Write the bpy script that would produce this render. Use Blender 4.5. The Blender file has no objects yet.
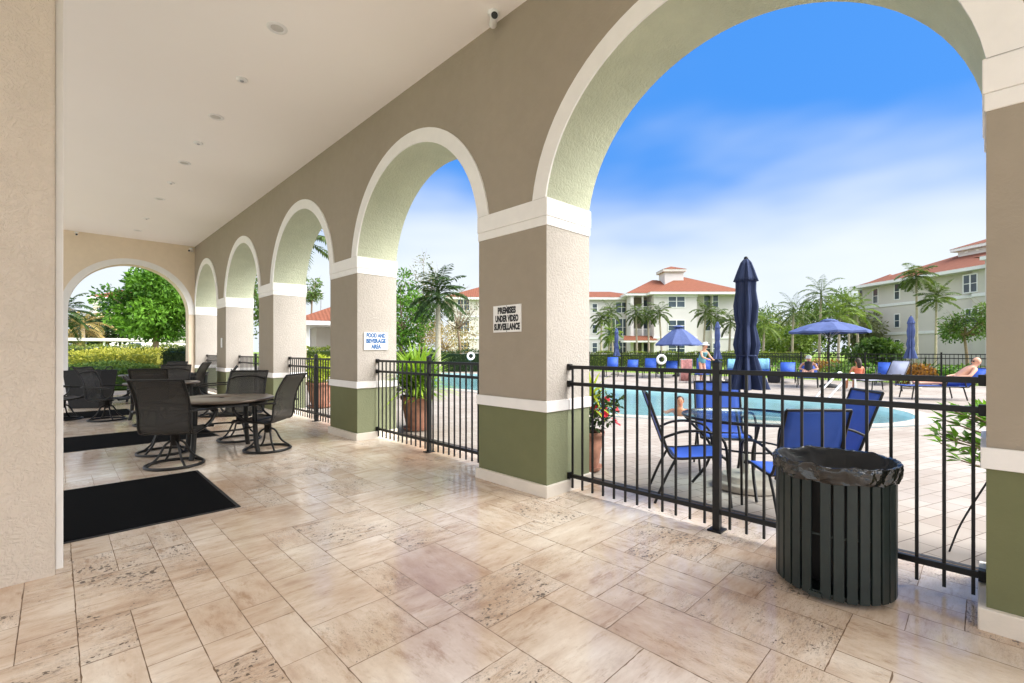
import bpy, bmesh, math, random
from mathutils import Vector, Matrix, noise as mnoise

SC = bpy.context.scene
COL = SC.collection
PI = math.pi
random.seed(7)

# ------------------------------------------------------------------ camera model (used to place things on the ground)
TH, FPX, CYP, EYE = 0.7765, 464.74, 350.47, 1.35
CT, ST = math.cos(TH), math.sin(TH)

def at(u, z):                      # plan position at column u, depth z
    lat = (u - 512) / FPX * z
    return (lat * CT + z * ST, -lat * ST + z * CT)

def ground(u, v):                  # plan position of a ground point
    return at(u, FPX * EYE / (v - CYP))

def hz(v, z):                      # height at row v, depth z
    return EYE - (v - CYP) * z / FPX

# ------------------------------------------------------------------ materials
def lin(r, g, b):
    f = lambda c: (c / 12.92 if c <= 0.04045 else ((c + 0.055) / 1.055) ** 2.4)
    return (f(r / 255), f(g / 255), f(b / 255), 1)

class N:
    def __init__(self, name):
        self.m = bpy.data.materials.new(name); self.m.use_nodes = True
        self.t = self.m.node_tree; self.b = self.t.nodes['Principled BSDF']
        self.out = self.t.nodes['Material Output']
    def n(self, typ, **kw):
        nd = self.t.nodes.new(typ)
        for k, v in kw.items():
            if k in nd.inputs: nd.inputs[k].default_value = v
            else: setattr(nd, k, v)
        return nd
    def l(self, a, b): self.t.links.new(a, b)
    def coord(self, scale=(1, 1, 1), rot=(0, 0, 0)):
        tc = self.n('ShaderNodeTexCoord'); mp = self.n('ShaderNodeMapping')
        mp.inputs['Scale'].default_value = scale; mp.inputs['Rotation'].default_value = rot
        self.l(tc.outputs['Object'], mp.inputs['Vector']); return mp.outputs['Vector']
    def noise(self, vec, scale, detail=4, rough=0.55):
        nd = self.n('ShaderNodeTexNoise'); nd.inputs['Scale'].default_value = scale
        nd.inputs['Detail'].default_value = detail; nd.inputs['Roughness'].default_value = rough
        self.l(vec, nd.inputs['Vector']); return nd.outputs['Fac']
    def ramp(self, fac, stops):
        r = self.n('ShaderNodeValToRGB'); e = r.color_ramp.elements
        while len(e) < len(stops): e.new(0.5)
        for i, (p, c) in enumerate(stops):
            e[i].position = p; e[i].color = c if len(c) == 4 else (*c, 1)
        self.l(fac, r.inputs['Fac']); return r.outputs['Color']
    def mix(self, fac, a, b, blend='MIX'):
        m = self.n('ShaderNodeMix', data_type='RGBA', blend_type=blend)
        for s, v in ((0, fac), (6, a), (7, b)):
            if hasattr(v, 'links'): self.l(v, m.inputs[s])
            else: m.inputs[s].default_value = v
        return m.outputs[2]
    def math(self, op, a, b=None, clamp=False):
        m = self.n('ShaderNodeMath', operation=op, use_clamp=clamp)
        for s, v in ((0, a), (1, b)):
            if v is None: continue
            if hasattr(v, 'links'): self.l(v, m.inputs[s])
            else: m.inputs[s].default_value = v
        return m.outputs[0]
    def bump(self, h, strength, dist=0.01, prev=None):
        b = self.n('ShaderNodeBump'); b.inputs['Strength'].default_value = strength
        b.inputs['Distance'].default_value = dist; self.l(h, b.inputs['Height'])
        if prev is not None: self.l(prev, b.inputs['Normal'])
        self.l(b.outputs['Normal'], self.b.inputs['Normal']); return b.outputs['Normal']
    def set(self, color=None, rough=None, metal=None, spec=None):
        for k, v in (('Base Color', color), ('Roughness', rough), ('Metallic', metal), ('Specular IOR Level', spec)):
            if v is None: continue
            if hasattr(v, 'links'): self.l(v, self.b.inputs[k])
            else: self.b.inputs[k].default_value = v
        return self

def dim(c, k): return (c[0] * k, c[1] * k, c[2] * k, 1)

def plain(name, c, rough=0.5, metal=0.0, spec=0.5, var=0.12, scale=6.0, bump=0.0, bscale=60.0, dist=0.004):
    m = N(name); v = m.coord()
    f = m.noise(v, scale, 5)
    col = m.ramp(f, [(0.3, dim(c, 1 - var)), (0.7, dim(c, 1 + var * 0.6))])
    m.set(col, rough, metal, spec)
    if bump: m.bump(m.noise(v, bscale, 4), bump, dist)
    return m.m

def stucco(name, c, coarse=1.0, scale=34.0, stain=0.10):
    m = N(name); v = m.coord()
    big = m.noise(v, 0.9, 5); mid = m.noise(v, 7.0, 4)
    col = m.ramp(big, [(0.3, dim(c, 1 - stain)), (0.72, dim(c, 1 + stain * 0.5))])
    col = m.mix(0.35, col, m.ramp(mid, [(0.3, dim(c, 0.92)), (0.7, dim(c, 1.06))]))
    warp = m.n('ShaderNodeTexNoise'); warp.inputs['Scale'].default_value = 9; m.l(v, warp.inputs['Vector'])
    wv = m.n('ShaderNodeVectorMath', operation='MULTIPLY_ADD')
    m.l(warp.outputs['Color'], wv.inputs[0]); wv.inputs[1].default_value = (.12, .12, .12); m.l(v, wv.inputs[2])
    knock = m.ramp(m.noise(wv.outputs[0], scale, 3, 0.6), [(0.42, (0, 0, 0)), (0.60, (1, 1, 1))])
    n1 = m.bump(knock, min(1, 0.55 * coarse), 0.006 * max(1, coarse))
    m.bump(m.noise(v, 220, 3), 0.25, 0.002, n1)
    return m.set(col, 0.9, 0, 0.2).m

M = {}
TAUPE_SHADE = lin(157, 147, 132)
M['wall_smooth_shade'] = stucco('taupe_smooth_shade', TAUPE_SHADE, 0.25, 16, 0.07)  # inner faces: the taupe paint darkened, their shade put into the colour
M['wall_rough_lit'] = stucco('taupe_rough_lit', lin(180, 173, 164), 0.95, 44, 0.10)  # reveals and outer faces: same taupe paint lightened for the light they catch
M['sage'] = stucco('sage_stucco', lin(186, 190, 166), 0.95, 38, 0.26)
M['olive_smooth_shade'] = stucco('olive_paint_shade', lin(112, 115, 84), 0.15, 16, 0.08)  # inner dado faces: olive paint with shade put into its tone
M['olive_rough_lit'] = stucco('olive_paint_lit', lin(134, 139, 110), 0.6, 44, 0.08)  # other dado faces: same olive, brighter light put into its tone
M['trim'] = stucco('white_trim_paint', lin(232, 230, 227), 0.12, 14, 0.05)
M['plinth'] = stucco('plinth_paint', lin(222, 214, 202), 0.2, 20, 0.12)
M['ceiling'] = plain('ceiling_paint', lin(247, 244, 240), 0.85, 0, 0.2, 0.012, 0.8, 0.12, 160, 0.002)
M['cream'] = stucco('cream_stucco', lin(226, 210, 187), 0.4, 26, 0.05)
M['pier_beige'] = stucco('beige_stucco', lin(205, 193, 179), 1.1, 46, 0.10)
M['black_metal'] = plain('black_powder_coat', (0.006, 0.006, 0.0065, 1), 0.36, 0, 0.35, 0.2, 20, 0.1, 200, 0.001)
M['bronze'] = plain('dark_bronze_metal', (0.013, 0.012, 0.011, 1), 0.42, 0.3, 0.5, 0.2, 20)
M['can_green'] = plain('dark_green_slats', (0.012, 0.021, 0.020, 1), 0.42, 0, 0.5, 0.3, 12, 0.15, 120, 0.001)
M['rubber'] = plain('black_rubber', (0.015, 0.015, 0.015, 1), 0.7)
M['blue_can'] = plain('umbrella_navy', (0.032, 0.046, 0.105, 1), 0.85, 0, 0.2, 0.15, 8, 0.3, 300, 0.001)
M['blue_can2'] = plain('umbrella_blue', (0.085, 0.115, 0.26, 1), 0.85, 0, 0.2, 0.15, 8, 0.3, 300, 0.001)
M['grey_alu'] = plain('grey_aluminium', (0.42, 0.43, 0.45, 1), 0.35, 0.8)
M['white_paint'] = plain('white_paint', (0.8, 0.8, 0.79, 1), 0.4, 0, 0.5, 0.05)
M['terracotta'] = plain('terracotta', lin(158, 114, 94), 0.85, 0, 0.3, 0.42, 7, 0.3, 60, 0.004)
M['soil'] = plain('potting_soil', (0.03, 0.02, 0.014, 1), 0.95, 0, 0.1, 0.4, 30, 1, 60, 0.02)
M['bark'] = plain('grey_bark', lin(140, 122, 100), 0.95, 0, 0.2, 0.3, 14, 0.8, 40, 0.02)
M['palm_bark'] = plain('pale_palm_trunk', lin(176, 164, 144), 0.9, 0, 0.2, 0.2, 10, 0.5, 30, 0.02)
M['skin'] = plain('skin', lin(214, 160, 132), 0.5, 0, 0.4, 0.06, 8)
M['skin_tan'] = plain('tanned_skin', lin(190, 126, 92), 0.5, 0, 0.4, 0.06, 8)
M['eye'] = plain('dark_eye', (0.02, 0.015, 0.012, 1), 0.2)
M['hair'] = plain('dark_brown_hair', (0.03, 0.017, 0.01, 1), 0.6)
M['white_cloth'] = plain('white_cloth', (0.78, 0.78, 0.76, 1), 0.9)
M['teal_cloth'] = plain('teal_swimsuit', lin(96, 150, 160), 0.8)
M['pink_cloth'] = plain('pink_towel', lin(204, 146, 142), 0.95, 0, 0.1, 0.3, 14)
M['aqua_cloth'] = plain('aqua_towel', lin(120, 168, 192), 0.95, 0, 0.1, 0.3, 12)
M['swim_blue'] = plain('blue_swim_shorts', lin(40, 70, 150), 0.85)
M['dark_cloth'] = plain('dark_swim_cloth', (0.02, 0.02, 0.03, 1), 0.85)
M['orange_cloth'] = plain('coral_swimsuit', lin(210, 110, 80), 0.8)
M['car_white'] = plain('white_car_paint', (0.7, 0.7, 0.7, 1), 0.2, 0, 0.6, 0.02)
M['car_silver'] = plain('silver_car_paint', (0.45, 0.46, 0.47, 1), 0.25, 0.6, 0.6, 0.02)
M['dark_glass'] = plain('dark_glass', (0.02, 0.025, 0.03, 1), 0.08, 0, 0.6, 0.1)
M['win_glass'] = plain('window_glass', (0.06, 0.085, 0.11, 1), 0.08, 0, 0.7, 0.5, 0.6)
M['bldg_white'] = plain('white_render', lin(212, 207, 205), 0.9, 0, 0.2, 0.05, 0.6, 0.2, 20, 0.01)
M['bldg_grey'] = plain('greige_render', lin(208, 202, 195), 0.9, 0, 0.2, 0.05, 0.6, 0.2, 20, 0.01)
M['bldg_sage'] = plain('sage_render', lin(204, 200, 189), 0.9, 0, 0.2, 0.05, 0.6)
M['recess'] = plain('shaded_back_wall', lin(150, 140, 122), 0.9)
M['asphalt'] = plain('asphalt', (0.055, 0.055, 0.057, 1), 0.9, 0, 0.2, 0.2, 3, 0.5, 90, 0.005)
M['plastic_white'] = plain('white_plastic', (0.8, 0.8, 0.79, 1), 0.35, 0, 0.5, 0.02)
M['sign_white'] = plain('white_sign_face', (0.82, 0.81, 0.79, 1), 0.5, 0, 0.4, 0.03)
M['ink_black'] = plain('black_lettering', (0.02, 0.02, 0.022, 1), 0.6)
M['ink_blue'] = plain('blue_lettering', lin(20, 92, 150), 0.6)
M['lens'] = plain('downlight_lens', (0.55, 0.54, 0.5, 1), 0.3)
M['woven_black'] = plain('black_weave', (0.012, 0.012, 0.013, 1), 0.6, 0, 0.4, 0.4, 40, 0.8, 90, 0.006)
M['umber_top'] = plain('brown_cast_tabletop', lin(96, 84, 74), 0.32, 0.2, 0.5, 0.12, 12, 0.1, 120, 0.001)
M['rock'] = plain('pale_concrete', lin(174, 166, 154), 0.9, 0, 0.2, 0.15, 6, 0.4, 50, 0.004)
M['flower'] = plain('red_petals', lin(206, 40, 60), 0.6, 0, 0.3, 0.3, 20)

def sling(name, c, alpha=0.0, weave=900):
    m = N(name); v = m.coord()
    w = m.n('ShaderNodeTexWave', wave_type='BANDS', bands_direction='X'); w.inputs['Scale'].default_value = weave / 6
    m.l(v, w.inputs['Vector'])
    col = m.mix(0.25, m.ramp(m.noise(v, 5), [(0.3, dim(c, 0.88)), (0.7, dim(c, 1.1))]), m.ramp(w.outputs['Fac'], [(0, dim(c, 0.7)), (1, dim(c, 1.2))]))
    m.set(col, 0.6, 0, 0.35)
    if alpha:
        tr = m.n('ShaderNodeBsdfTransparent'); mx = m.n('ShaderNodeMixShader'); mx.inputs[0].default_value = alpha
        m.l(m.b.outputs[0], mx.inputs[1]); m.l(tr.outputs[0], mx.inputs[2]); m.l(mx.outputs[0], m.out.inputs['Surface'])
    return m.m
M['sling_grey'] = sling('charcoal_sling_mesh', (0.052, 0.048, 0.043, 1), 0.22)
M['sling_blue'] = sling('blue_sling_mesh', (0.038, 0.11, 0.50, 1), 0.10)
M['sling_stripe'] = sling('pale_striped_sling', (0.45, 0.48, 0.62, 1), 0.0, 60)

def leafmat(name, lo, hi, trans=0.35):
    m = N(name)
    a = m.n('ShaderNodeAttribute', attribute_name='tone')
    col = m.ramp(a.outputs['Fac'], [(0.0, lo), (1.0, hi)])
    m.set(col, 0.5, 0, 0.3)
    tl = m.n('ShaderNodeBsdfTranslucent'); m.l(m.mix(1.0, col, (1.0, 1.0, 0.55, 1), 'MULTIPLY'), tl.inputs['Color'])
    mx = m.n('ShaderNodeMixShader'); mx.inputs[0].default_value = trans
    m.l(m.b.outputs[0], mx.inputs[1]); m.l(tl.outputs[0], mx.inputs[2]); m.l(mx.outputs[0], m.out.inputs['Surface'])
    return m.m
M['leaf_bright'] = leafmat('bright_leaves', lin(34, 78, 20), lin(124, 172, 58), 0.36)
M['leaf_mid'] = leafmat('mid_green_leaves', lin(46, 76, 32), lin(120, 148, 70))
M['leaf_dark'] = leafmat('dark_green_leaves', lin(28, 50, 26), lin(82, 106, 58))
M['leaf_grey'] = leafmat('grey_green_leaves', lin(84, 92, 66), lin(158, 160, 122))
M['leaf_fresh'] = leafmat('fresh_green_leaves', lin(70, 118, 24), lin(182, 214, 84), 0.4)
M['leaf_lime'] = leafmat('lime_leaves', lin(84, 120, 24), lin(206, 214, 78), 0.4)
M['leaf_hedge'] = leafmat('hedge_leaves', lin(50, 72, 28), lin(150, 162, 70))
M['leaf_yellow'] = leafmat('yellow_green_hedge_leaves', lin(116, 128, 36), lin(222, 214, 104))
M['leaf_palm'] = leafmat('palm_fronds', lin(42, 64, 32), lin(120, 138, 78))
M['leaf_palm_lime'] = leafmat('light_palm_fronds', lin(64, 96, 36), lin(150, 170, 78))
M['leaf_straw'] = leafmat('straw_fronds', lin(120, 104, 62), lin(190, 170, 112))
M['leaf_red'] = leafmat('croton_leaves', lin(104, 62, 30), lin(190, 140, 62))
M['twig'] = leafmat('bare_twigs', lin(104, 92, 78), lin(160, 146, 126), 0.0)

def tile_roof(name):
    m = N(name); v = m.coord()
    w = m.n('ShaderNodeTexWave', wave_type='BANDS', bands_direction='X'); w.inputs['Scale'].default_value = 1.2
    w.inputs['Distortion'].default_value = 1.0; m.l(v, w.inputs['Vector'])
    c = lin(130, 80, 60)
    col = m.mix(0.5, m.ramp(m.noise(v, 3, 6), [(0.3, dim(c, 0.72)), (0.7, dim(c, 1.18))]), m.ramp(w.outputs['Fac'], [(0, dim(c, 0.8)), (1, dim(c, 1.1))]))
    m.set(col, 0.85, 0, 0.2); m.bump(w.outputs['Fac'], 0.6, 0.05)
    return m.m
M['roof'] = tile_roof('terracotta_roof_tiles')

def travertine():
    m = N('travertine_tile'); v = m.coord()
    a = m.n('ShaderNodeAttribute', attribute_name='tone')
    off = m.n('ShaderNodeVectorMath', operation='MULTIPLY_ADD')
    cmb = m.n('ShaderNodeCombineXYZ'); m.l(a.outputs['Fac'], cmb.inputs[0]); m.l(a.outputs['Fac'], cmb.inputs[2])
    m.l(cmb.outputs[0], off.inputs[0]); off.inputs[1].default_value = (37, 0, 91); m.l(v, off.inputs[2])
    p = off.outputs[0]
    va = m.n('ShaderNodeMapping'); va.inputs['Scale'].default_value = (0.9, 3.4, 1); va.inputs['Rotation'].default_value = (0, 0, 0.25); m.l(p, va.inputs['Vector'])
    vb = m.n('ShaderNodeMapping'); vb.inputs['Scale'].default_value = (3.0, 1.0, 1); vb.inputs['Rotation'].default_value = (0, 0, 0.2); m.l(p, vb.inputs['Vector'])
    pick = m.math('GREATER_THAN', m.math('FRACT', m.math('MULTIPLY', a.outputs['Fac'], 7.31)), 0.55)
    vmix = m.n('ShaderNodeMix', data_type='VECTOR'); m.l(pick, vmix.inputs[0]); m.l(va.outputs[0], vmix.inputs[4]); m.l(vb.outputs[0], vmix.inputs[5]); vv = vmix.outputs[1]
    f1 = m.noise(vv, 3.0, 8, 0.66)
    base = m.ramp(f1, [(0.26, lin(190, 164, 142)), (0.42, lin(214, 196, 175)), (0.56, lin(228, 214, 196)), (0.74, lin(238, 229, 215))])
    tint = m.ramp(a.outputs['Fac'], [(0.0, lin(198, 172, 148)), (0.3, lin(219, 202, 183)), (0.7, lin(232, 220, 206)), (1.0, lin(227, 216, 201))])
    col = m.mix(0.26, base, tint)
    grime = m.ramp(m.noise(v, 0.7, 6, 0.6), [(0.36, lin(196, 162, 128)), (0.56, (1, 1, 1, 1))])
    col = m.mix(0.62, col, grime, 'MULTIPLY')
    brown = m.ramp(m.noise(vv, 5.0, 9, 0.74), [(0.54, (1, 1, 1, 1)), (0.72, lin(190, 160, 128))])
    col = m.mix(0.7, col, brown, 'MULTIPLY')
    # pores: only in parts of some tiles
    tilep = m.ramp(m.math('FRACT', m.math('MULTIPLY', a.outputs['Fac'], 13.7)), [(0.45, (0, 0, 0)), (0.9, (1, 1, 1))])
    where = m.math('MULTIPLY', m.ramp(m.noise(p, 3.2, 5, 0.7), [(0.38, (0, 0, 0)), (0.56, (1, 1, 1))]), m.math('ADD', m.math('MULTIPLY', tilep, 0.9), 0.10), True)
    big = m.ramp(m.noise(vv, 30, 5, 0.72), [(0.575, (0, 0, 0)), (0.61, (1, 1, 1))])
    fine = m.ramp(m.noise(vv, 95, 3, 0.7), [(0.575, (0, 0, 0)), (0.63, (0.7,) * 3)])
    vo = m.n('ShaderNodeTexVoronoi'); vo.inputs['Scale'].default_value = 34
    jit = m.n('ShaderNodeVectorMath', operation='MULTIPLY_ADD'); jn = m.n('ShaderNodeTexNoise'); jn.inputs['Scale'].default_value = 42; jn.inputs['Detail'].default_value = 4
    m.l(p, jn.inputs['Vector']); m.l(jn.outputs['Color'], jit.inputs[0]); jit.inputs[1].default_value = (.035, .035, .035); m.l(p, jit.inputs[2]); m.l(jit.outputs[0], vo.inputs['Vector'])
    sel = m.ramp(m.noise(vv, 9, 4, 0.7), [(0.43, (0, 0, 0)), (0.55, (1, 1, 1))])
    lvl = m.math('MULTIPLY', m.math('MULTIPLY', sel, where), m.math('MULTIPLY', m.noise(p, 23, 3), 0.84))
    hole = m.math('LESS_THAN', vo.outputs['Distance'], lvl)
    pore2 = m.math('MAXIMUM', hole, m.math('MULTIPLY', m.math('MAXIMUM', big, fine), where, True), True)
    col = m.mix(m.math('MULTIPLY', pore2, 0.85), col, lin(74, 60, 48))
    r = m.ramp(m.noise(v, 2.2, 5), [(0.3, (0.05,) * 3), (0.7, (0.18,) * 3)])
    rr = m.math('ADD', r, m.math('MULTIPLY', pore2, 0.4), True)
    m.set(col, rr, 0, 0.6)
    inv = m.math('SUBTRACT', 1.0, pore2)
    n1 = m.bump(inv, 0.5, 0.003); m.bump(m.noise(v, 5, 4), 0.12, 0.01, n1)
    return m.m
M['travertine'] = travertine()
M['grout'] = plain('floor_grout', lin(136, 114, 94), 0.9, 0, 0.2, 0.3, 12)

def pavers():
    m = N('pool_deck_pavers'); v = m.coord((1, 1, 1), (0, 0, 0.35))
    b = m.n('ShaderNodeTexBrick'); b.inputs['Scale'].default_value = 1.0
    b.inputs['Brick Width'].default_value = 0.32; b.inputs['Row Height'].default_value = 0.17; b.inputs['Mortar Size'].default_value = 0.0035
    b.inputs['Color1'].default_value = lin(170, 162, 152); b.inputs['Color2'].default_value = lin(157, 147, 137); b.inputs['Mortar'].default_value = lin(104, 90, 80)
    b.inputs['Bias'].default_value = 0.1; b.offset = 0.5; m.l(v, b.inputs['Vector'])
    st = m.ramp(m.noise(v, 0.8, 6), [(0.3, lin(214, 204, 196)), (0.65, (1, 1, 1, 1))])
    col = m.mix(0.6, b.outputs['Color'], st, 'MULTIPLY')
    m.set(col, 0.85, 0, 0.25); m.bump(b.outputs['Fac'], -0.5, 0.004)
    return m.m
M['pavers'] = pavers()
M['bounce_grey'] = plain('bounce_concrete', lin(190, 184, 177), 0.9, 0, 0.2, 0.1, 1.5, 0.3, 60, 0.003)  # for the unseen paving that neutralises ground bounce

def lawn():
    m = N('lawn_grass'); v = m.coord()
    col = m.mix(0.5, m.ramp(m.noise(v, 0.3, 6), [(0.3, lin(88, 116, 44)), (0.7, lin(138, 160, 66))]),
                m.ramp(m.noise(v, 14, 4), [(0.3, lin(70, 96, 34)), (0.7, lin(150, 172, 80))]))
    m.set(col, 0.9, 0, 0.1); m.bump(m.noise(v, 30, 3), 0.8, 0.05)
    return m.m
M['lawn'] = lawn()

def carpet():
    m = N('black_entrance_mat'); v = m.coord()
    col = m.ramp(m.noise(v, 380, 2), [(0.3, (0.002, 0.002, 0.002)), (0.75, (0.011, 0.011, 0.0115))])
    lint = m.ramp(m.noise(v, 46, 6, 0.8), [(0.64, (0, 0, 0)), (0.70, (1, 1, 1))])
    col = m.mix(m.math('MULTIPLY', lint, 0.22), col, (0.3, 0.27, 0.22, 1))
    m.set(col, 0.95, 0, 0.04); m.bump(m.noise(v, 420, 2), 0.7, 0.004)
    return m.m
M['carpet'] = carpet()

def water():
    m = N('pool_water_surface'); v = m.coord()
    h = m.math('ADD', m.noise(v, 2.6, 3), m.math('MULTIPLY', m.noise(v, 9, 3), 0.4))
    bp = m.n('ShaderNodeBump'); bp.inputs['Strength'].default_value = 0.22; bp.inputs['Distance'].default_value = 0.05; m.l(h, bp.inputs['Height'])
    fr = m.n('ShaderNodeFresnel'); fr.inputs['IOR'].default_value = 1.33; m.l(bp.outputs[0], fr.inputs['Normal'])
    gl = m.n('ShaderNodeBsdfGlossy'); gl.inputs['Roughness'].default_value = 0.05; m.l(bp.outputs[0], gl.inputs['Normal'])
    rf = m.n('ShaderNodeBsdfTransparent'); rf.inputs['Color'].default_value = (0.88, 0.975, 0.978, 1)
    mx = m.n('ShaderNodeMixShader'); m.l(m.math('MULTIPLY', fr.outputs[0], 0.75), mx.inputs[0]); m.l(rf.outputs[0], mx.inputs[1]); m.l(gl.outputs[0], mx.inputs[2])
    m.l(mx.outputs[0], m.out.inputs['Surface']); return m.m
M['water'] = water()

def plaster():
    m = N('pool_plaster'); v = m.coord()
    vo = m.n('ShaderNodeTexVoronoi', feature='SMOOTH_F1'); vo.inputs['Scale'].default_value = 2.5; m.l(v, vo.inputs['Vector'])
    m.set(m.ramp(vo.outputs['Distance'], [(0.1, lin(194, 224, 228)), (0.7, lin(214, 236, 238))]), 0.8)
    return m.m
M['plaster'] = plaster()

def glass_top():
    m = N('clear_table_glass'); gl = m.n('ShaderNodeBsdfGlossy'); gl.inputs['Roughness'].default_value = 0.03
    tr = m.n('ShaderNodeBsdfTransparent'); tr.inputs['Color'].default_value = (0.86, 0.93, 0.91, 1)
    fr = m.n('ShaderNodeFresnel'); fr.inputs['IOR'].default_value = 1.5
    mx = m.n('ShaderNodeMixShader'); m.l(m.math('MULTIPLY', fr.outputs[0], 0.35), mx.inputs[0]); m.l(tr.outputs[0], mx.inputs[1]); m.l(gl.outputs[0], mx.inputs[2])
    m.l(mx.outputs[0], m.out.inputs['Surface']); return m.m
M['glass'] = glass_top()

def bagmat():
    m = N('black_bin_liner'); v = m.coord()
    m.set((0.005, 0.005, 0.0055, 1), 0.13, 0, 0.8)
    m.bump(m.noise(v, 15, 3, 0.5), 0.7, 0.03); return m.m
M['bag'] = bagmat()

# ------------------------------------------------------------------ mesh helpers
class MB:
    def __init__(s): s.v = []; s.f = []; s.m = []; s.tone = []; s.sm = []
    def add(s, verts, faces, mi=0, tone=0.5, smooth=False):
        o = len(s.v); s.v += [tuple(p) for p in verts]
        for f in faces:
            s.f.append(tuple(i + o for i in f)); s.m.append(mi); s.tone.append(tone); s.sm.append(smooth)
        return s
    def box(s, x0, x1, y0, y1, z0, z1, mi=0, tone=0.5):
        v = [(x0, y0, z0), (x1, y0, z0), (x1, y1, z0), (x0, y1, z0), (x0, y0, z1), (x1, y0, z1), (x1, y1, z1), (x0, y1, z1)]
        mm = mi if isinstance(mi, (list, tuple)) else [mi] * 6     # -z +z -y +x +y -x
        for f, k in zip([(0, 3, 2, 1), (4, 5, 6, 7), (0, 1, 5, 4), (1, 2, 6, 5), (2, 3, 7, 6), (3, 0, 4, 7)], mm):
            s.add([v[i] for i in f], [(0, 1, 2, 3)], k, tone)
        return s
    def bar(s, a, b, w, h, up=(0, 0, 1), mi=0):
        a = Vector(a); b = Vector(b); d = (b - a).normalized(); u = Vector(up)
        if abs(d.dot(u)) > 0.98: u = Vector((1, 0, 0))
        r = d.cross(u).normalized(); u = r.cross(d).normalized()
        q = [r * (w / 2) + u * (h / 2), -r * (w / 2) + u * (h / 2), -r * (w / 2) - u * (h / 2), r * (w / 2) - u * (h / 2)]
        v = [a + p for p in q] + [b + p for p in q]
        return s.add(v, [(0, 1, 2, 3), (7, 6, 5, 4), (0, 4, 5, 1), (1, 5, 6, 2), (2, 6, 7, 3), (3, 7, 4, 0)], mi)
    def tube(s, pts, r, n=8, closed=False, mi=0, tone=0.5, flat=1.0):
        pts = [Vector(p) for p in pts]; k = len(pts)
        rs = r if isinstance(r, (list, tuple)) else [r] * k
        rings = []; prev = None
        for i, p in enumerate(pts):
            if closed: t = pts[(i + 1) % k] - pts[i - 1]
            else: t = pts[min(i + 1, k - 1)] - pts[max(i - 1, 0)]
            t.normalize()
            if prev is None:
                a = Vector((0, 0, 1)) if abs(t.z) < 0.9 else Vector((1, 0, 0))
                nrm = (a - t * a.dot(t)).normalized()
            else:
                nrm = prev - t * prev.dot(t)
                nrm = nrm.normalized() if nrm.length > 1e-6 else prev
            prev = nrm; bn = t.cross(nrm)
            rings.append([p + (nrm * math.cos(2 * PI * j / n) + bn * math.sin(2 * PI * j / n) * flat) * rs[i] for j in range(n)])
        v = [q for rg in rings for q in rg]; f = []
        for i in range(k if closed else k - 1):
            a, b = i * n, ((i + 1) % k) * n
            for j in range(n): f.append((a + j, a + (j + 1) % n, b + (j + 1) % n, b + j))
        s.add(v, f, mi, tone, True)
        if not closed: s.add(rings[0], [tuple(range(n))[::-1]], mi, tone); s.add(rings[-1], [tuple(range(n))], mi, tone)
        return s
    def lathe(s, prof, n=24, c=(0, 0, 0), mi=0, tone=0.5, fold=None, cap=True):
        v = []; f = []
        for i, (r, z) in enumerate(prof):
            for j in range(n):
                a = 2 * PI * j / n; q = r * (fold(a, z) if fold else 1)
                v.append((c[0] + q * math.cos(a), c[1] + q * math.sin(a), c[2] + z))
        for i in range(len(prof) - 1):
            for j in range(n):
                f.append((i * n + j, i * n + (j + 1) % n, (i + 1) * n + (j + 1) % n, (i + 1) * n + j))
        s.add(v, f, mi, tone, True)
        if cap:
            if prof[0][0] > 1e-4: s.add(v[:n], [tuple(range(n))[::-1]], mi, tone)
            if prof[-1][0] > 1e-4: s.add(v[-n:], [tuple(range(n))], mi, tone)
        return s
    def ball(s, c, r, n=10, mi=0, tone=0.5):
        rx, ry, rz = r if isinstance(r, (tuple, list)) else (r, r, r); v = []; f = []
        k = max(5, n // 2 + 1)
        for i in range(k + 1):
            ph = PI * i / k
            for j in range(n):
                a = 2 * PI * j / n; v.append((c[0] + rx * math.sin(ph) * math.cos(a), c[1] + ry * math.sin(ph) * math.sin(a), c[2] + rz * math.cos(ph)))
        for i in range(k):
            for j in range(n): f.append((i * n + j, (i + 1) * n + j, (i + 1) * n + (j + 1) % n, i * n + (j + 1) % n))
        return s.add(v, f, mi, tone, True)
    def sheet(s, grid, thick=0.006, mi=0):   # grid[i][j] of points -> a thin solid sheet
        a = len(grid); b = len(grid[0]); g = [[Vector(p) for p in row] for row in grid]; nn = []
        for i in range(a):
            r = []
            for j in range(b):
                du = g[min(i + 1, a - 1)][j] - g[max(i - 1, 0)][j]; dv = g[i][min(j + 1, b - 1)] - g[i][max(j - 1, 0)]
                nv = du.cross(dv); r.append(nv.normalized() if nv.length > 1e-9 else Vector((0, 0, 1)))
            nn.append(r)
        top = [g[i][j] + nn[i][j] * thick / 2 for i in range(a) for j in range(b)]
        bot = [g[i][j] - nn[i][j] * thick / 2 for i in range(a) for j in range(b)]
        f = []; K = a * b
        for i in range(a - 1):
            for j in range(b - 1):
                p, q, r, t = i * b + j, (i + 1) * b + j, (i + 1) * b + j + 1, i * b + j + 1
                f.append((p, q, r, t)); f.append((K + t, K + r, K + q, K + p))
        for i in range(a - 1):
            p, q = i * b, (i + 1) * b; f.append((q, p, K + p, K + q)); p, q = i * b + b - 1, (i + 1) * b + b - 1; f.append((p, q, K + q, K + p))
        for j in range(b - 1):
            p, q = j, j + 1; f.append((p, q, K + q, K + p)); p, q = (a - 1) * b + j, (a - 1) * b + j + 1; f.append((q, p, K + p, K + q))
        return s.add(top + bot, f, mi, 0.5, True)
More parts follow.
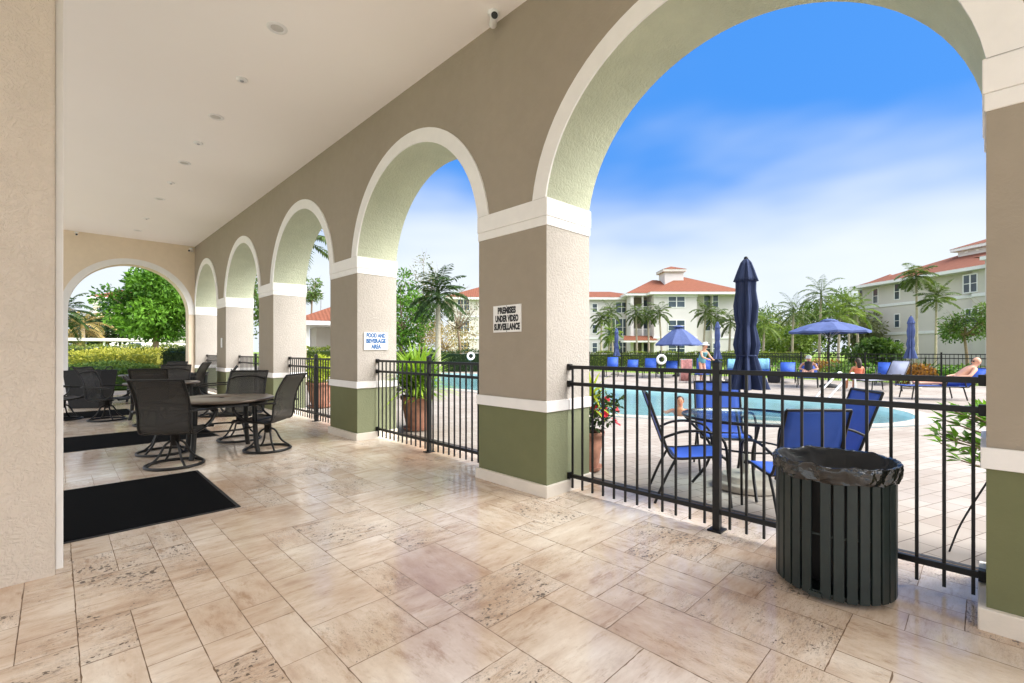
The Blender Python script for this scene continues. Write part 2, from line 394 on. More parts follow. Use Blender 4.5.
    def build(s, name, mats, parent=None, bevel=0.0, weld=False):
        me = bpy.data.meshes.new(name); me.from_pydata(s.v, [], s.f)
        if not isinstance(mats, (list, tuple)): mats = [mats]
        for m in mats: me.materials.append(m)
        me.polygons.foreach_set('material_index', s.m)
        me.polygons.foreach_set('use_smooth', s.sm)
        at_ = me.attributes.new('tone', 'FLOAT', 'FACE'); at_.data.foreach_set('value', s.tone)
        me.update()
        o = bpy.data.objects.new(name, me); COL.objects.link(o)
        if parent is not None: o.parent = parent
        if bevel or weld:
            bm = bmesh.new(); bm.from_mesh(me); bmesh.ops.remove_doubles(bm, verts=bm.verts, dist=1e-4)
            bm.to_mesh(me); bm.free()
        if bevel:
            b = o.modifiers.new('bevel', 'BEVEL'); b.width = bevel; b.segments = 2; b.limit_method = 'ANGLE'; b.angle_limit = 0.6
        return o

def tag(o, label=None, cat=None, group=None, kind=None):
    for k, v in (('label', label), ('category', cat), ('group', group), ('kind', kind)):
        if v: o[k] = v
    return o

def thing(name, label, cat, loc=(0, 0, 0), rz=0.0, group=None):
    o = bpy.data.objects.new(name, None); COL.objects.link(o); o.empty_display_size = 0.2
    o.location = loc if len(loc) == 3 else (loc[0], loc[1], 0); o.rotation_euler = (0, 0, rz)
    return tag(o, label, cat, group)

def structure(o): o['kind'] = 'structure'; return o

def dup(root, loc, rz=0.0, label=None, scale=None):
    def cp(o, par):
        c = o.copy(); COL.objects.link(c)
        if par is not None: c.parent = par
        for ch in list(o.children): cp(ch, c)
        return c
    r = cp(root, None)
    r.location = loc if len(loc) == 3 else (loc[0], loc[1], 0); r.rotation_euler = (0, 0, rz)
    if label: r['label'] = label
    if scale: r.scale = (scale,) * 3 if not isinstance(scale, tuple) else scale
    return r

def face_to(p, q):       # rotation so that local +Y looks from p to q
    return math.atan2(-(q[0] - p[0]), q[1] - p[1])

def smooth_pts(pts, k=6):  # Catmull-Rom
    P = [Vector(p) for p in pts]; P = [P[0] * 2 - P[1]] + P + [P[-1] * 2 - P[-2]]; out = []
    for i in range(1, len(P) - 2):
        for j in range(k):
            t = j / k; a, b, c, d = P[i - 1], P[i], P[i + 1], P[i + 2]
            out.append(0.5 * ((2 * b) + (c - a) * t + (2 * a - 5 * b + 4 * c - d) * t * t + (3 * b - a - 3 * c + d) * t ** 3))
    out.append(P[-2]); return out

# ================================================================== SETTING
# ---- travertine floor: tiles on a 0.2 m module
FX0, FX1, FY0, FY1 = -5.0, 4.06, -4.6, 18.6
def build_floor():
    rnd = random.Random(11); u = 0.203
    nx, ny = int((FX1 - FX0) / u), int((FY1 - FY0) / u)
    used = [[False] * ny for _ in range(nx)]; top = [0] * nx; rights = [set() for _ in range(ny)]
    mb = MB(); sizes = [(3, 2), (2, 3), (3, 3), (2, 2), (2, 1), (1, 2), (1, 1)]
    wts = [34, 30, 14, 24, 5, 5, 2]; g = 0.0011
    for j in range(ny):
        for i in range(nx):
            if used[i][j]: continue
            order = []
            ww = wts[:]; ss = sizes[:]
            while ss:
                k = rnd.choices(range(len(ss)), ww)[0]; order.append(ss.pop(k)); ww.pop(k)
            best = None
            tried = 0
            for (a, b) in order:
                if tried >= 5: break
                if not (i + a <= nx and j + b <= ny and not any(used[i + p][j + q] for p in range(a) for q in range(b))): continue
                pen = 0; tried += 1
                run = 0
                while i - 1 - run >= 0 and top[i - 1 - run] == j + b: run += 1
                pen += run if run > 2 else 0
                run = 0
                while j - 1 - run >= 0 and (i + a) in rights[j - 1 - run]: run += 1
                pen += run if run > 2 else 0
                if best is None or pen < best[0]: best = (pen, a, b)
                if pen == 0: break
            if best: _, a, b = best
            else: a = b = 1
            for p in range(a):
                if i + p < nx: top[i + p] = j + b
            for q in range(b):
                if j + q < ny: rights[j + q].add(i + a)
            for p in range(a):
                for q in range(b):
                    if i + p < nx and j + q < ny: used[i + p][j + q] = True
            x0, x1, y0, y1 = FX0 + i * u + g, FX0 + (i + a) * u - g, FY0 + j * u + g, FY0 + (j + b) * u - g
            dz = rnd.uniform(-0.0004, 0.0004); t = rnd.random(); rim = []
            near = y0 < 9
            for (xa, ya, xb, yb) in ((x0, y0, x1, y0), (x1, y0, x1, y1), (x1, y1, x0, y1), (x0, y1, x0, y0)):
                n = max(1, int(math.hypot(xb - xa, yb - ya) / .03)) if near else 1
                for k in range(n):
                    f = k / n; c = 0 if k else .002; jx, jy = (rnd.uniform(0, .0016) + (.003 if rnd.random() < .05 else 0), ) * 2
                    px, py = xa + (xb - xa) * f, ya + (yb - ya) * f
                    if near: px += jx * (1 if px < (x0 + x1) / 2 else -1) * (0 if (ya == yb and k) else 1); py += jy * (1 if py < (y0 + y1) / 2 else -1) * (0 if (xa == xb and k) else 1)
                    rim.append((px, py, dz))
            mb.add(rim, [tuple(range(len(rim)))], 0, t)
    mb.box(FX0, FX1, FY0, FY1, -0.14, -0.0016, 1)
    structure(mb.build('floor', [M['travertine'], M['grout']]))
build_floor()

# ---- pool outline (plan)
near_px = [(917, 418.5), (896, 422.5), (868, 424), (830, 423.5), (780, 421.5), (735, 419), (690, 417), (640, 415.5), (600, 412.5), (560, 406), (520, 398.5), (480, 391), (445, 388), (400, 385)]
far_px = [(398, 373), (440, 373), (480, 374), (520, 378), (560, 383), (600, 387), (650, 389.5), (700, 392), (760, 395.5), (830, 400.5), (870, 405), (898, 410), (913, 414)]
POOL = [ground(*p) for p in near_px] + [ground(*p) for p in far_px]
def loop_smooth(pts, k=3):
    n = len(pts); out = []
    for i in range(n):
        a, b, c, d = [Vector(pts[(i + q) % n]).to_2d() for q in (-1, 0, 1, 2)]
        for j in range(k):
            t = j / k
            out.append(tuple(0.5 * ((2 * b) + (c - a) * t + (2 * a - 5 * b + 4 * c - d) * t * t + (3 * b - a - 3 * c + d) * t ** 3)))
    return out
POOL = loop_smooth(POOL)
def offset_loop(pts, d):
    n = len(pts); out = []
    ar = sum(pts[i][0] * pts[(i + 1) % n][1] - pts[(i + 1) % n][0] * pts[i][1] for i in range(n)); sg = 1 if ar > 0 else -1
    for i in range(n):
        a, c = pts[i - 1], pts[(i + 1) % n]; tx, ty = c[0] - a[0], c[1] - a[1]; L = math.hypot(tx, ty) or 1
        out.append((pts[i][0] + sg * ty / L * d, pts[i][1] - sg * tx / L * d))
    return out

def filled(name, loops, z, mat):
    bm = bmesh.new(); es = []
    for lp in loops:
        vs = [bm.verts.new((p[0], p[1], z)) for p in lp]
        for i in range(len(vs)): es.append(bm.edges.new((vs[i], vs[(i + 1) % len(vs)])))
    bmesh.ops.triangle_fill(bm, use_beauty=True, use_dissolve=False, edges=es)
    for f in bm.faces:
        if f.normal.z < 0: f.normal_flip()
    me = bpy.data.meshes.new(name); bm.to_mesh(me); bm.free(); me.materials.append(mat)
    o = bpy.data.objects.new(name, me); COL.objects.link(o); return structure(o)

DX0, DX1, DY0, DY1 = 4.06, 25.2, -16.0, 46.0
rect = lambda a, b, c, d: [(a, c), (b, c), (b, d), (a, d)]
COPING = offset_loop(POOL, 0.32)
filled('pool_deck', [rect(DX0, DX1, DY0, DY1), COPING], -0.012, M['pavers'])
filled('pool_coping', [offset_loop(POOL, 0.318), offset_loop(POOL, -0.02)], 0.004, M['rock'])
filled('water', [POOL], -0.10, M['water'])
def pool_basin():
    mb = MB(); n = len(POOL)
    for i in range(n):
        a, b = POOL[i], POOL[(i + 1) % n]
        mb.add([(a[0], a[1], 0), (b[0], b[1], 0), (b[0], b[1], -1.2), (a[0], a[1], -1.2)], [(0, 1, 2, 3)])
    mb.add([(p[0], p[1], -1.2) for p in POOL], [tuple(range(n))])
    structure(mb.build('pool_basin', M['plaster']))
pool_basin()
filled('lawn', [rect(-420, 420, -420, 420), rect(FX0 + .02, DX1 - .02, DY0 + .02, DY1 - .02)], -0.05, M['lawn'])
filled('terrace_paving', [rect(FX0, DX0 - .01, 18.58, 20.6)], -0.02, M['pavers'])
filled('bounce_paving', [[(-26, -24), (DX0 - .02, -24), (DX0 - .02, FY0 + .01), (FX0 + .01, FY0 + .01), (FX0 + .01, 20.5), (-26, 20.5)]], -0.02, M['bounce_grey'])  # unseen grey paving added to keep green lawn bounce off the walls
# strip of lawn/paving between the building and the deck rectangle
filled('back_ground', [rect(FX0 + .0, DX0, 20.59, DY1)], -0.045, M['lawn'])
filled('road', [rect(43, 50, -150, 190)], -0.03, M['asphalt'])
kb = MB(); kb.box(42.8, 43, -150, 190, -.05, .1); kb.box(50, 50.2, -150, 190, -.05, .1); structure(kb.build('road_kerb', M['rock']))
structure(MB().box(4.075, 4.115, -4.6, 18.5, -0.0115, -0.004).build('drain_channel', M['ink_black']))

# ---- ceiling
cb = MB(); cb.box(-1.32, 3.2213, 4.3, 17.93, 4.705, 5.0); cb.box(-5.2, 3.2213, -4.9, 4.3, 4.705, 5.0)
structure(cb.build('ceiling', M['ceiling']))

# ---- arcade wall
WX0, WX1 = 3.2213, 3.878
PW, PER, YC = 0.956, 3.7554, 2.8253
ZS, ZB, RA, ZC = 2.76, 2.508, 1.40, 2.55
piers = [(-4.85, -3.77)] + [(-0.966, -0.004)] + [(YC + PER * k, YC + PER * k + PW) for k in range(4)] + [(17.847, 18.45)]
arcade = thing('arcade_wall', 'long taupe stucco wall of round arches on white banded piers along the pool side', 'wall', (WX0, 0, 0))
def arch_pts(y0, y1, R, zc, z_start, n=36):
    c = (y0 + y1) / 2; a0 = math.asin((z_start - zc) / R); hw = (y1 - y0) / 2
    base = R * math.cos(a0); k = hw / base
    return [(c - k * R * math.cos(a0 + (PI - 2 * a0) * i / n), zc + R * math.sin(a0 + (PI - 2 * a0) * i / n)) for i in range(n + 1)]
def build_arcade():
    T = WX1 - WX0; top = 5.9; mb = MB()
    prof = []      # (y, z, is_arch segment following)
    for i, (a, b) in enumerate(piers):
        prof.append((a, ZS, 0))
        if i + 1 < len(piers):
            pts = arch_pts(b, piers[i + 1][0], RA, ZC, ZS)
            prof += [(y, z, 1) for y, z in pts[:-1]]
        else: prof.append((b, ZS, 0))
    for (y0, z0, k), (y1, z1, _) in zip(prof, prof[1:]):
        mb.add([(0, y0, z0), (0, y1, z1), (0, y1, top), (0, y0, top)], [(3, 2, 1, 0)], 0)
        mb.add([(T, y0, z0), (T, y1, z1), (T, y1, top), (T, y0, top)], [(0, 1, 2, 3)], 1)
        mb.add([(0, y0, top), (0, y1, top), (T, y1, top), (T, y0, top)], [(0, 1, 2, 3)], 1)
        if k: mb.add([(0, y0, z0), (0, y1, z1), (T, y1, z1), (T, y0, z0)], [(0, 1, 2, 3)], 2, 0.5, True)
    for y in (prof[0][0], prof[-1][0]):
        mb.add([(0, y, ZS), (T, y, ZS), (T, y, top), (0, y, top)], [(0, 1, 2, 3)], 1)
    mb.build('spandrel_wall', [M['wall_smooth_shade'], M['wall_rough_lit'], M['sage']], arcade)
    for i in range(len(piers) - 1):
        y0, y1 = piers[i][1], piers[i + 1][0]; c = (y0 + y1) / 2
        inn = arch_pts(y0, y1, RA, ZC, ZS, 36)
        a0 = math.asin((ZS - ZC) / (RA + .165)); out = []
        k = ((y1 - y0) / 2 + .165) / ((RA + .165) * math.cos(a0))
        for q in range(37):
            a = a0 + (PI - 2 * a0) * q / 36; out.append((c - k * (RA + .165) * math.cos(a), ZC + (RA + .165) * math.sin(a)))
        tb = MB(); e = -0.018
        for q in range(36):
            p0, p1, r0, r1 = inn[q], inn[q + 1], out[q], out[q + 1]
            tb.add([(e, *p0), (e, *p1), (e, *r1), (e, *r0)], [(0, 1, 2, 3)], 0)
            tb.add([(e, *r0), (e, *r1), (0, *r1), (0, *r0)], [(0, 1, 2, 3)], 0)
            tb.add([(e, *p0), (e, *p1), (0.0, *p1), (0.0, *p0)], [(3, 2, 1, 0)], 0)
        tb.build('arch_trim', M['trim'], arcade)
    for (a, b) in piers:
        p = MB().box(0, T, a, b, 0.88, ZB, [0, 0, 1, 1, 1, 0]).build('pier', [M['wall_smooth_shade'], M['wall_rough_lit']], arcade)
        MB().box(0, T, a, b, 0.105, 0.78, [0, 0, 1, 1, 1, 0]).build('dado', [M['olive_smooth_shade'], M['olive_rough_lit']], p)
        MB().box(-.02, T + .02, a - .02, b + .02, 0.78, 0.881).build('dado_rail', M['trim'], p, 0.004)
        MB().box(-.03, T + .03, a - .03, b + .03, -0.02, 0.106).build('plinth', M['plinth'], p, 0.006)
        cp = MB().box(-.008, T + .008, a - .008, b + .008, ZB, ZB + .085)
        cp.box(-.014, T + .014, a - .014, b + .014, ZB + .0855, ZS + .002)
        cp.build('capital_band', M['trim'], p, 0.005)
build_arcade()

# ---- end wall
endw = thing('end_wall', 'cream stucco wall with one wide arch closing the far end of the covered walk', 'wall', (0, 17.93, 0))
def build_end():
    mb = MB(); c, hw, zc, R, D = 1.65, 1.40, 2.50, 1.43, 0.45
    top = 5.5; xs = [-1.32, 3.2193]; pts = []
    n = 36
    for i in range(n + 1):
        a = PI * i / n; pts.append((c - hw * math.cos(a), zc + R * math.sin(a)))
    for y, mi, fl in ((0, 0, 0), (D, 0, 1)):
        F = (lambda f: f[::-1]) if fl else (lambda f: f)
        for x0, x1 in ((xs[0], c - hw), (c + hw, xs[1])):
            mb.add([(x0, y, 0), (x1, y, 0), (x1, y, top), (x0, y, top)], [F((0, 1, 2, 3))], mi)
        for p, q in zip(pts, pts[1:]):
            mb.add([(p[0], y, p[1]), (q[0], y, q[1]), (q[0], y, top), (p[0], y, top)], [F((0, 1, 2, 3))], mi)
    for p, q in zip(pts, pts[1:]): mb.add([(p[0], 0, p[1]), (q[0], 0, q[1]), (q[0], D, q[1]), (p[0], D, p[1])], [(0, 3, 2, 1)], 0)
    for x in (c - hw, c + hw): mb.add([(x, 0, 0), (x, D, 0), (x, D, zc), (x, 0, zc)], [(0, 1, 2, 3)], 0)
    mb.add([(xs[0], 0, top), (xs[1], 0, top), (xs[1], D, top), (xs[0], D, top)], [(0, 1, 2, 3)], 0)
    mb.build('wall_face', M['cream'], endw)
    tb = MB(); e = -.02; w = .17
    out = [(c - (hw + w) * math.cos(PI * i / n), zc + (R + w) * math.sin(PI * i / n)) for i in range(n + 1)]
    out = [(max(xs[0], min(xs[1] - .002, x)), z) for x, z in out]
    for i in range(n):
        p, q, r, t = pts[i], pts[i + 1], out[i + 1], out[i]
        tb.add([(p[0], e, p[1]), (q[0], e, q[1]), (r[0], e, r[1]), (t[0], e, t[1])], [(0, 1, 2, 3)])
        tb.add([(t[0], e, t[1]), (r[0], e, r[1]), (r[0], 0, r[1]), (t[0], 0, t[1])], [(0, 1, 2, 3)])
        tb.add([(p[0], e, p[1]), (q[0], e, q[1]), (q[0], 0, q[1]), (p[0], 0, p[1])], [(3, 2, 1, 0)])
    tb.box(c - hw - w, c - hw, e, 0, 0.0, zc)
    tb.build('arch_trim', M['trim'], endw)
build_end()

# ---- left pier with its white corner casing, and the clubhouse wall beyond it
lp = thing('entry_pier', 'rough beige stucco pier with a white corner casing at the left edge of the walk', 'pier', (0, 3.915, 0))
MB().box(-1.32, 0.0, 0, 0.655, -0.01, 4.704).build('shaft', M['pier_beige'], lp, 0.012)
MB().box(0.0, 0.035, 0.10, 0.67, -0.005, 4.703).build('corner_casing', M['trim'], lp, 0.004)
# ================================================================== ARCADE FITTINGS
# ---- railings
FXX = 3.544
def railing(y0, y1, label):
    t = thing('railing', label, 'railing', (FXX, y0, 0), 0, 'black railings between the arcade piers')
    L = y1 - y0; yp = L / 2
    for z, h in ((1.19, .034), (1.03, .034), (0.145, .036)):
        rb = MB()
        rb.box(-.016, .016, 0.005, L - .005, z - h / 2, z + h / 2)
        rb.build('rail', M['black_metal'], t, 0.003)
        for yy in (0.0, L): MB().box(-.026, .026, max(0, yy - .03), min(L, yy + .03), z - .03, z + .03).build('wall_bracket', M['black_metal'], t, 0.003)
    pb = MB().box(-.026, .026, yp - .026, yp + .026, 0, 1.262)
    po = pb.build('post', M['black_metal'], t, 0.003)
    MB().add([(-.033, yp - .033, 1.2625), (.033, yp - .033, 1.2625), (.033, yp + .033, 1.2625), (-.033, yp + .033, 1.2625), (0, yp, 1.288)],
             [(3, 2, 1, 0), (0, 1, 4), (1, 2, 4), (2, 3, 4), (3, 0, 4)]).build('post_cap', M['black_metal'], po)
    MB().box(-.06, .06, yp - .05, yp + .05, -.001, .012).build('base_plate', M['black_metal'], po)
    n = 12; me = None
    for half in (0, 1):
        for i in range(n):
            s = (yp - .026) / n; y = half * (yp + .026) + s * (i + 0.5)
            if half == 0: y = s * (i + .42)
            else: y = yp + .026 + s * (i + .58)
            if me is None:
                o = MB().box(-.008, .008, -.008, .008, 0.03, 1.175).build('picket', M['black_metal'], t); me = o
            else:
                o = me.copy(); COL.objects.link(o); o.parent = t
            o.location = (0, y, 0)
    return t
railing(-0.004, YC, 'black picket railing in the widest arch behind the slatted bin')
railing(YC + PW, YC + PER, 'black picket railing in the arch framing the urn of tall green leaves')
railing(YC + PER + PW, YC + 2 * PER, 'black picket railing in the arch framing the red roofed pavilion')
railing(YC + 2 * PER + PW, YC + 3 * PER, 'black picket railing far back behind the grey swivel chairs')
railing(YC + 3 * PER + PW, 17.847, 'black picket railing in the farthest arch at the end wall')

# ---- signs
def text(body, size, mat, parent, loc, rot, width, name='lettering'):
    c = bpy.data.curves.new(name, 'FONT'); c.body = body; c.size = size; c.align_x = 'CENTER'; c.align_y = 'CENTER'
    c.extrude = 0.0006; c.offset = size * 0.06; c.resolution_u = 3
    c.materials.append(mat); o = bpy.data.objects.new(name, c); COL.objects.link(o); o.parent = parent
    o.location = loc; o.rotation_euler = rot
    bpy.context.view_layer.update()
    me = bpy.data.meshes.new_from_object(o.evaluated_get(bpy.context.evaluated_depsgraph_get())); bpy.data.objects.remove(o)
    xs = [v.co.x for v in me.vertices]; k = width / (max(xs) - min(xs)); cx = (max(xs) + min(xs)) / 2
    for v in me.vertices: v.co.x = (v.co.x - cx) * k
    o = bpy.data.objects.new(name, me); COL.objects.link(o); o.parent = parent; o.location = loc; o.rotation_euler = rot
    return o
s1 = thing('sign', 'white sign with blue letters reading FOOD AND BEVERAGE AREA on the pier', 'sign', (3.52, YC + PER, 1.492))
MB().box(-.20, .20, -.016, -.001, -.135, .135).build('panel', M['sign_white'], s1, 0.003)
for i, (b, w) in enumerate((('FOOD AND', .32), ('BEVERAGE', .33), ('AREA', .17))):
    text(b, .088, M['ink_blue'], s1, (0, -.0172, .085 - .085 * i), (PI / 2, 0, 0), w)
s2 = thing('sign', 'white sign with black letters reading PREMISES UNDER VIDEO SURVEILLANCE', 'sign', (WX0, 3.343, 1.668))
MB().box(-.012, -.001, -.2, .2, -.135, .135).build('panel', M['sign_white'], s2, 0.002)
for i, (b, w) in enumerate((('PREMISES', .26), ('UNDER VIDEO', .33), ('SURVEILLANCE', .37))):
    text(b, .085, M['ink_black'], s2, (-.0132, 0, .08 - .082 * i), (PI / 2, 0, -PI / 2), w)
for zz in (-.125, .125): MB().ball((-.013, 0, zz), .005, 6).build('screw', M['bronze'], s2)
sw = thing('switch_plate', 'small white switch plate high on a far arcade pier', 'switch', (WX0, 14.52, 1.56))
MB().box(-.012, 0.001, -.06, .06, -.13, .13).build('cover', M['plastic_white'], sw, 0.003)
MB().box(-.018, -.0121, -.015, .015, -.05, .05).build('toggle', M['plastic_white'], sw)

# ---- ceiling fittings
proto = None
for i, (y, lb) in enumerate(((5.16, 'recessed ceiling downlight nearest to the viewer'), (7.74, 'recessed ceiling downlight second from the viewer'), (10.03, 'recessed ceiling downlight in the middle of the row'),
                             (12.8, 'recessed ceiling downlight second from the end wall'), (16.6, 'recessed ceiling downlight nearest to the end wall'))):
    if proto is None:
        proto = thing('downlight', lb, 'ceiling light', (1.645, y, 4.705), 0, 'recessed downlights along the ceiling')
        MB().lathe([(.062, -.002), (.066, -.010), (.098, -.006), (.100, 0.001)], 28, cap=False).build('trim_ring', M['plastic_white'], proto)
        MB().lathe([(.0, -.0035), (.061, -.0035)], 28, cap=False).build('lens', M['lens'], proto)
    else: dup(proto, (1.645, y, 4.705), 0, lb)
proto = None
for y, lb in ((6.44, 'small round ceiling sprinkler cover nearest to the viewer'), (8.9, 'small round ceiling sprinkler cover second from the viewer'), (11.4, 'small round ceiling sprinkler cover second from the end wall'), (14.9, 'small round ceiling sprinkler cover nearest to the end wall')):
    if proto is None:
        proto = thing('sprinkler_cover', lb, 'sprinkler', (1.645, y, 4.705), 0, 'sprinkler covers along the ceiling')
        MB().lathe([(.0, -.022), (.045, -.022), (.062, -.016), (.066, 0.001)], 24, cap=False).build('cover', M['plastic_white'], proto)
        MB().lathe([(.0, -.034), (.018, -.034), (.022, -.0225)], 12, cap=False).build('deflector', M['grey_alu'], proto)
    else: dup(proto, (1.645, y, 4.705), 0, lb)
def camera_unit(loc, rz, label, s=1.0):
    t = thing('security_camera', label, 'camera', loc, rz, 'security cameras under the ceiling'); t.scale = (s,) * 3
    MB().lathe([(.055, 0.001), (.055, -.02), (.03, -.035), (.0, -.036)], 20, cap=False).build('base', M['plastic_white'], t)
    MB().tube([(0, 0, -.03), (0, .02, -.07)], .012).build('stalk', M['plastic_white'], t)
    b = MB().tube([(0, -.06, -.075), (0, .10, -.10)], .036, 16).build('housing', M['plastic_white'], t)
    MB().tube([(0, .101, -.1002), (0, .108, -.1013)], .031, 16).build('lens', M['ink_black'], b)
camera_unit((3.10, 3.42, 4.705), PI * 0.80, 'white bullet camera under the ceiling above the surveillance sign', 1.05)
camera_unit((3.10, 17.78, 4.62), PI * 0.75, 'small bullet camera in the far corner beside the end wall', 1.0)
camera_unit((0.42, 17.80, 4.66), PI, 'small bullet camera over the left side of the end wall arch', 0.8)

# ---- mats
for (x0, x1, y0, y1, lb) in ((-0.9, 1.14, 4.50, 6.20, 'large black entrance mat nearest to the viewer'), (-0.9, 1.85, 8.5, 9.95, 'long black mat behind the nearest dining chair'),
                             (-0.9, 1.2, 12.55, 13.9, 'black mat under the farther dining chairs')):
    c = ((x0 + x1) / 2, (y0 + y1) / 2)
    t = thing('floor_mat', lb, 'mat', (*c, 0), 0, 'black entrance mats')
    a, b = (x1 - x0) / 2, (y1 - y0) / 2
    MB().box(-a + .03, a - .03, -b + .03, b - .03, 0.002, .011).build('pile', M['carpet'], t)
    e = MB()
    e.box(-a, a, -b, -b + .028, .001, .006); e.box(-a, a, b - .028, b, .001, .006); e.box(-a, -a + .028, -b + .03, b - .03, .001, .006); e.box(a - .028, a, -b + .03, b - .03, .001, .006)
    e.build('rubber_edge', M['rubber'], t)

# ---- slatted bin
def bin_():
    t = thing('litter_bin', 'round dark green slatted bin with a black liner beside the railing', 'bin', (3.205, 0.615, 0), 0, 'slatted litter bins')
    R = .282; n = 30; proto = None; gap_a = math.radians(175)
    for i in range(n):
        a = gap_a + math.radians(9) + (2 * PI - math.radians(18)) * i / (n - 1)
        if proto is None: o = proto = MB().box(-.005, .005, -.0235, .0235, .03, .70).build('slat', M['can_green'], t, 0.002)
        else: o = proto.copy(); COL.objects.link(o); o.parent = t
        o.location = (R * math.cos(a), R * math.sin(a), 0); o.rotation_euler = (0, 0, a)
    for z in (.05, .36, .67):
        MB().tube([(.272 * math.cos(2 * PI * k / 40), .272 * math.sin(2 * PI * k / 40), z) for k in range(40)], .007, 6, True).build('hoop', M['can_green'], t)
    MB().lathe([(.268, .028), (.268, .04)], 36).build('base_plate', M['can_green'], t)
    for k in range(3):
        a = 2 * PI * k / 3 + .4; MB().lathe([(.02, 0), (.022, .028)], 12, (.22 * math.cos(a), .22 * math.sin(a), 0)).build('foot', M['rubber'], t)
    # door handle plate in the gap
    MB().box(-.3, -.29, -.03, .03, .03, .055).build('latch', M['can_green'], t).rotation_euler = (0, 0, gap_a - PI)
    # liner: bag hanging inside, folded over the rim
    mb = MB(); NN = 220
    pr0 = [(.16, .06), (.19, .12), (.20, .4), (.225, .6), (.27, .69), (.285, .733), (.300, .738), (.306, .718), (.303, .69), (.299, .665), (.295, .645)]
    prof = []
    for (ra, za), (rb, zb) in zip(pr0, pr0[1:]):
        for q in range(4): prof.append((ra + (rb - ra) * q / 4, za + (zb - za) * q / 4))
    prof.append(pr0[-1]); v = []; f = []
    rid = lambda q: 1 - abs(mnoise.noise(q)) * 2
    for i, (r, z) in enumerate(prof):
        out = i >= 24
        for j in range(NN):
            a = 2 * PI * j / NN; p = Vector((math.cos(a) * 2.1, math.sin(a) * 2.1, z * (14 if out else 4) + i * .12 + 3 + math.sin(a * 3) * .3))
            w = mnoise.noise(p * 1.2) * .012 + (rid(p * 1.5) - .5) * .014 + (rid(p * 2.9 + Vector((3, 1, 0))) - .5) * .006 
            if not out: w *= .35
            zz = z
            if i > 12: zz += mnoise.noise(Vector((math.cos(a) * 3, math.sin(a) * 3, 1))) * .016 + mnoise.noise(Vector((math.cos(a) * 11, math.sin(a) * 11, 4))) * .006
            if i >= 36: zz += mnoise.noise(Vector((math.cos(a) * 2, math.sin(a) * 2, 20))) * .03 * (i - 35) / 5
            rr = max(r + w, .291 if i >= 28 else 0); v.append((rr * math.cos(a), rr * math.sin(a), zz))
    for i in range(len(prof) - 1):
        for j in range(NN): f.append((i * NN + j, i * NN + (j + 1) % NN, (i + 1) * NN + (j + 1) % NN, (i + 1) * NN + j))
    mb.add(v, [q for q in f if q[0] >= 20 * NN], 0, .5, True); mb.add(v, [q for q in f if q[0] < 20 * NN], 1, .5, True); mb.add(v[:NN], [tuple(range(NN))], 1)
    mb.build('liner', [M['bag'], M['rubber']], t, weld=True)
    return t
BIN = bin_()
dup(BIN, (2.80, 15.5, 0), 0.6, 'dark green slatted bin far back by the last arcade piers')

# ================================================================== FURNITURE
def swivel_chair(label, loc, rz):
    t = thing('swivel_chair', label, 'chair', loc, rz, 'swivel sling chairs at the dining tables')
    W = .27
    side = smooth_pts([(0, .30, .405), (0, .26, .435), (0, .1, .425), (0, -.12, .40), (0, -.215, .42), (0, -.245, .50), (0, -.255, .62), (0, -.30, .80), (0, -.385, .96), (0, -.43, 1.025)], 5)
    for s in (-1, 1):
        MB().tube([(s * W, p.y, p.z) for p in side], .013, 8).build('side_frame', M['bronze'], t)
        arm = smooth_pts([(s * .275, -.295, .66), (s * .32, -.22, .665), (s * .335, 0, .65), (s * .335, .18, .635), (s * .33, .24, .60), (s * .30, .20, .50), (s * .27, .10, .43)], 5)
        MB().tube(arm, .014, 8, flat=1.5).build('arm', M['bronze'], t)
    grid = []
    for k in range(11):
        x = -W + .008 + (2 * W - .016) * k / 10
        sag = .012 * (1 - (x / W) ** 2)
        grid.append([(x, p.y - sag * .5 * (1 if p.z > .5 else 0), p.z - sag * (1 if p.z <= .5 else .2)) for p in side])
    MB().sheet(grid, .004).build('sling', M['sling_grey'], t)
    for pts in ([(-W, -.43, 1.025), (W, -.43, 1.025)], [(-W, .30, .405), (W, .30, .405)], smooth_pts([(-W, -.345, .90), (-.12, -.325, .945), (.12, -.325, .945), (W, -.345, .90)], 5), [(-W, .06, .41), (W, .06, .41)], [(-W, -.14, .39), (W, -.14, .39)]):
        MB().tube(pts, .0115).build('cross_rail', M['bronze'], t)
    MB().lathe([(.11, .385), (.11, .372), (.045, .368), (.045, .24), (.03, .235)], 20, (0, -.03, 0)).build('swivel_hub', M['bronze'], t)
    ring = MB().tube([(.285 * math.cos(2 * PI * k / 40), -.03 + .285 * math.sin(2 * PI * k / 40), .018) for k in range(40)], .017, 8, True).build('base_ring', M['bronze'], t)
    for k in range(4):
        a = PI / 4 + k * PI / 2; c, s = math.cos(a), math.sin(a)
        MB().tube(smooth_pts([(.03 * c, -.03 + .03 * s, .30), (.10 * c, -.03 + .10 * s, .25), (.17 * c, -.03 + .17 * s, .12), (.285 * c, -.03 + .285 * s, .02)], 5), .013, 8).build('leg', M['bronze'], t)
    return t

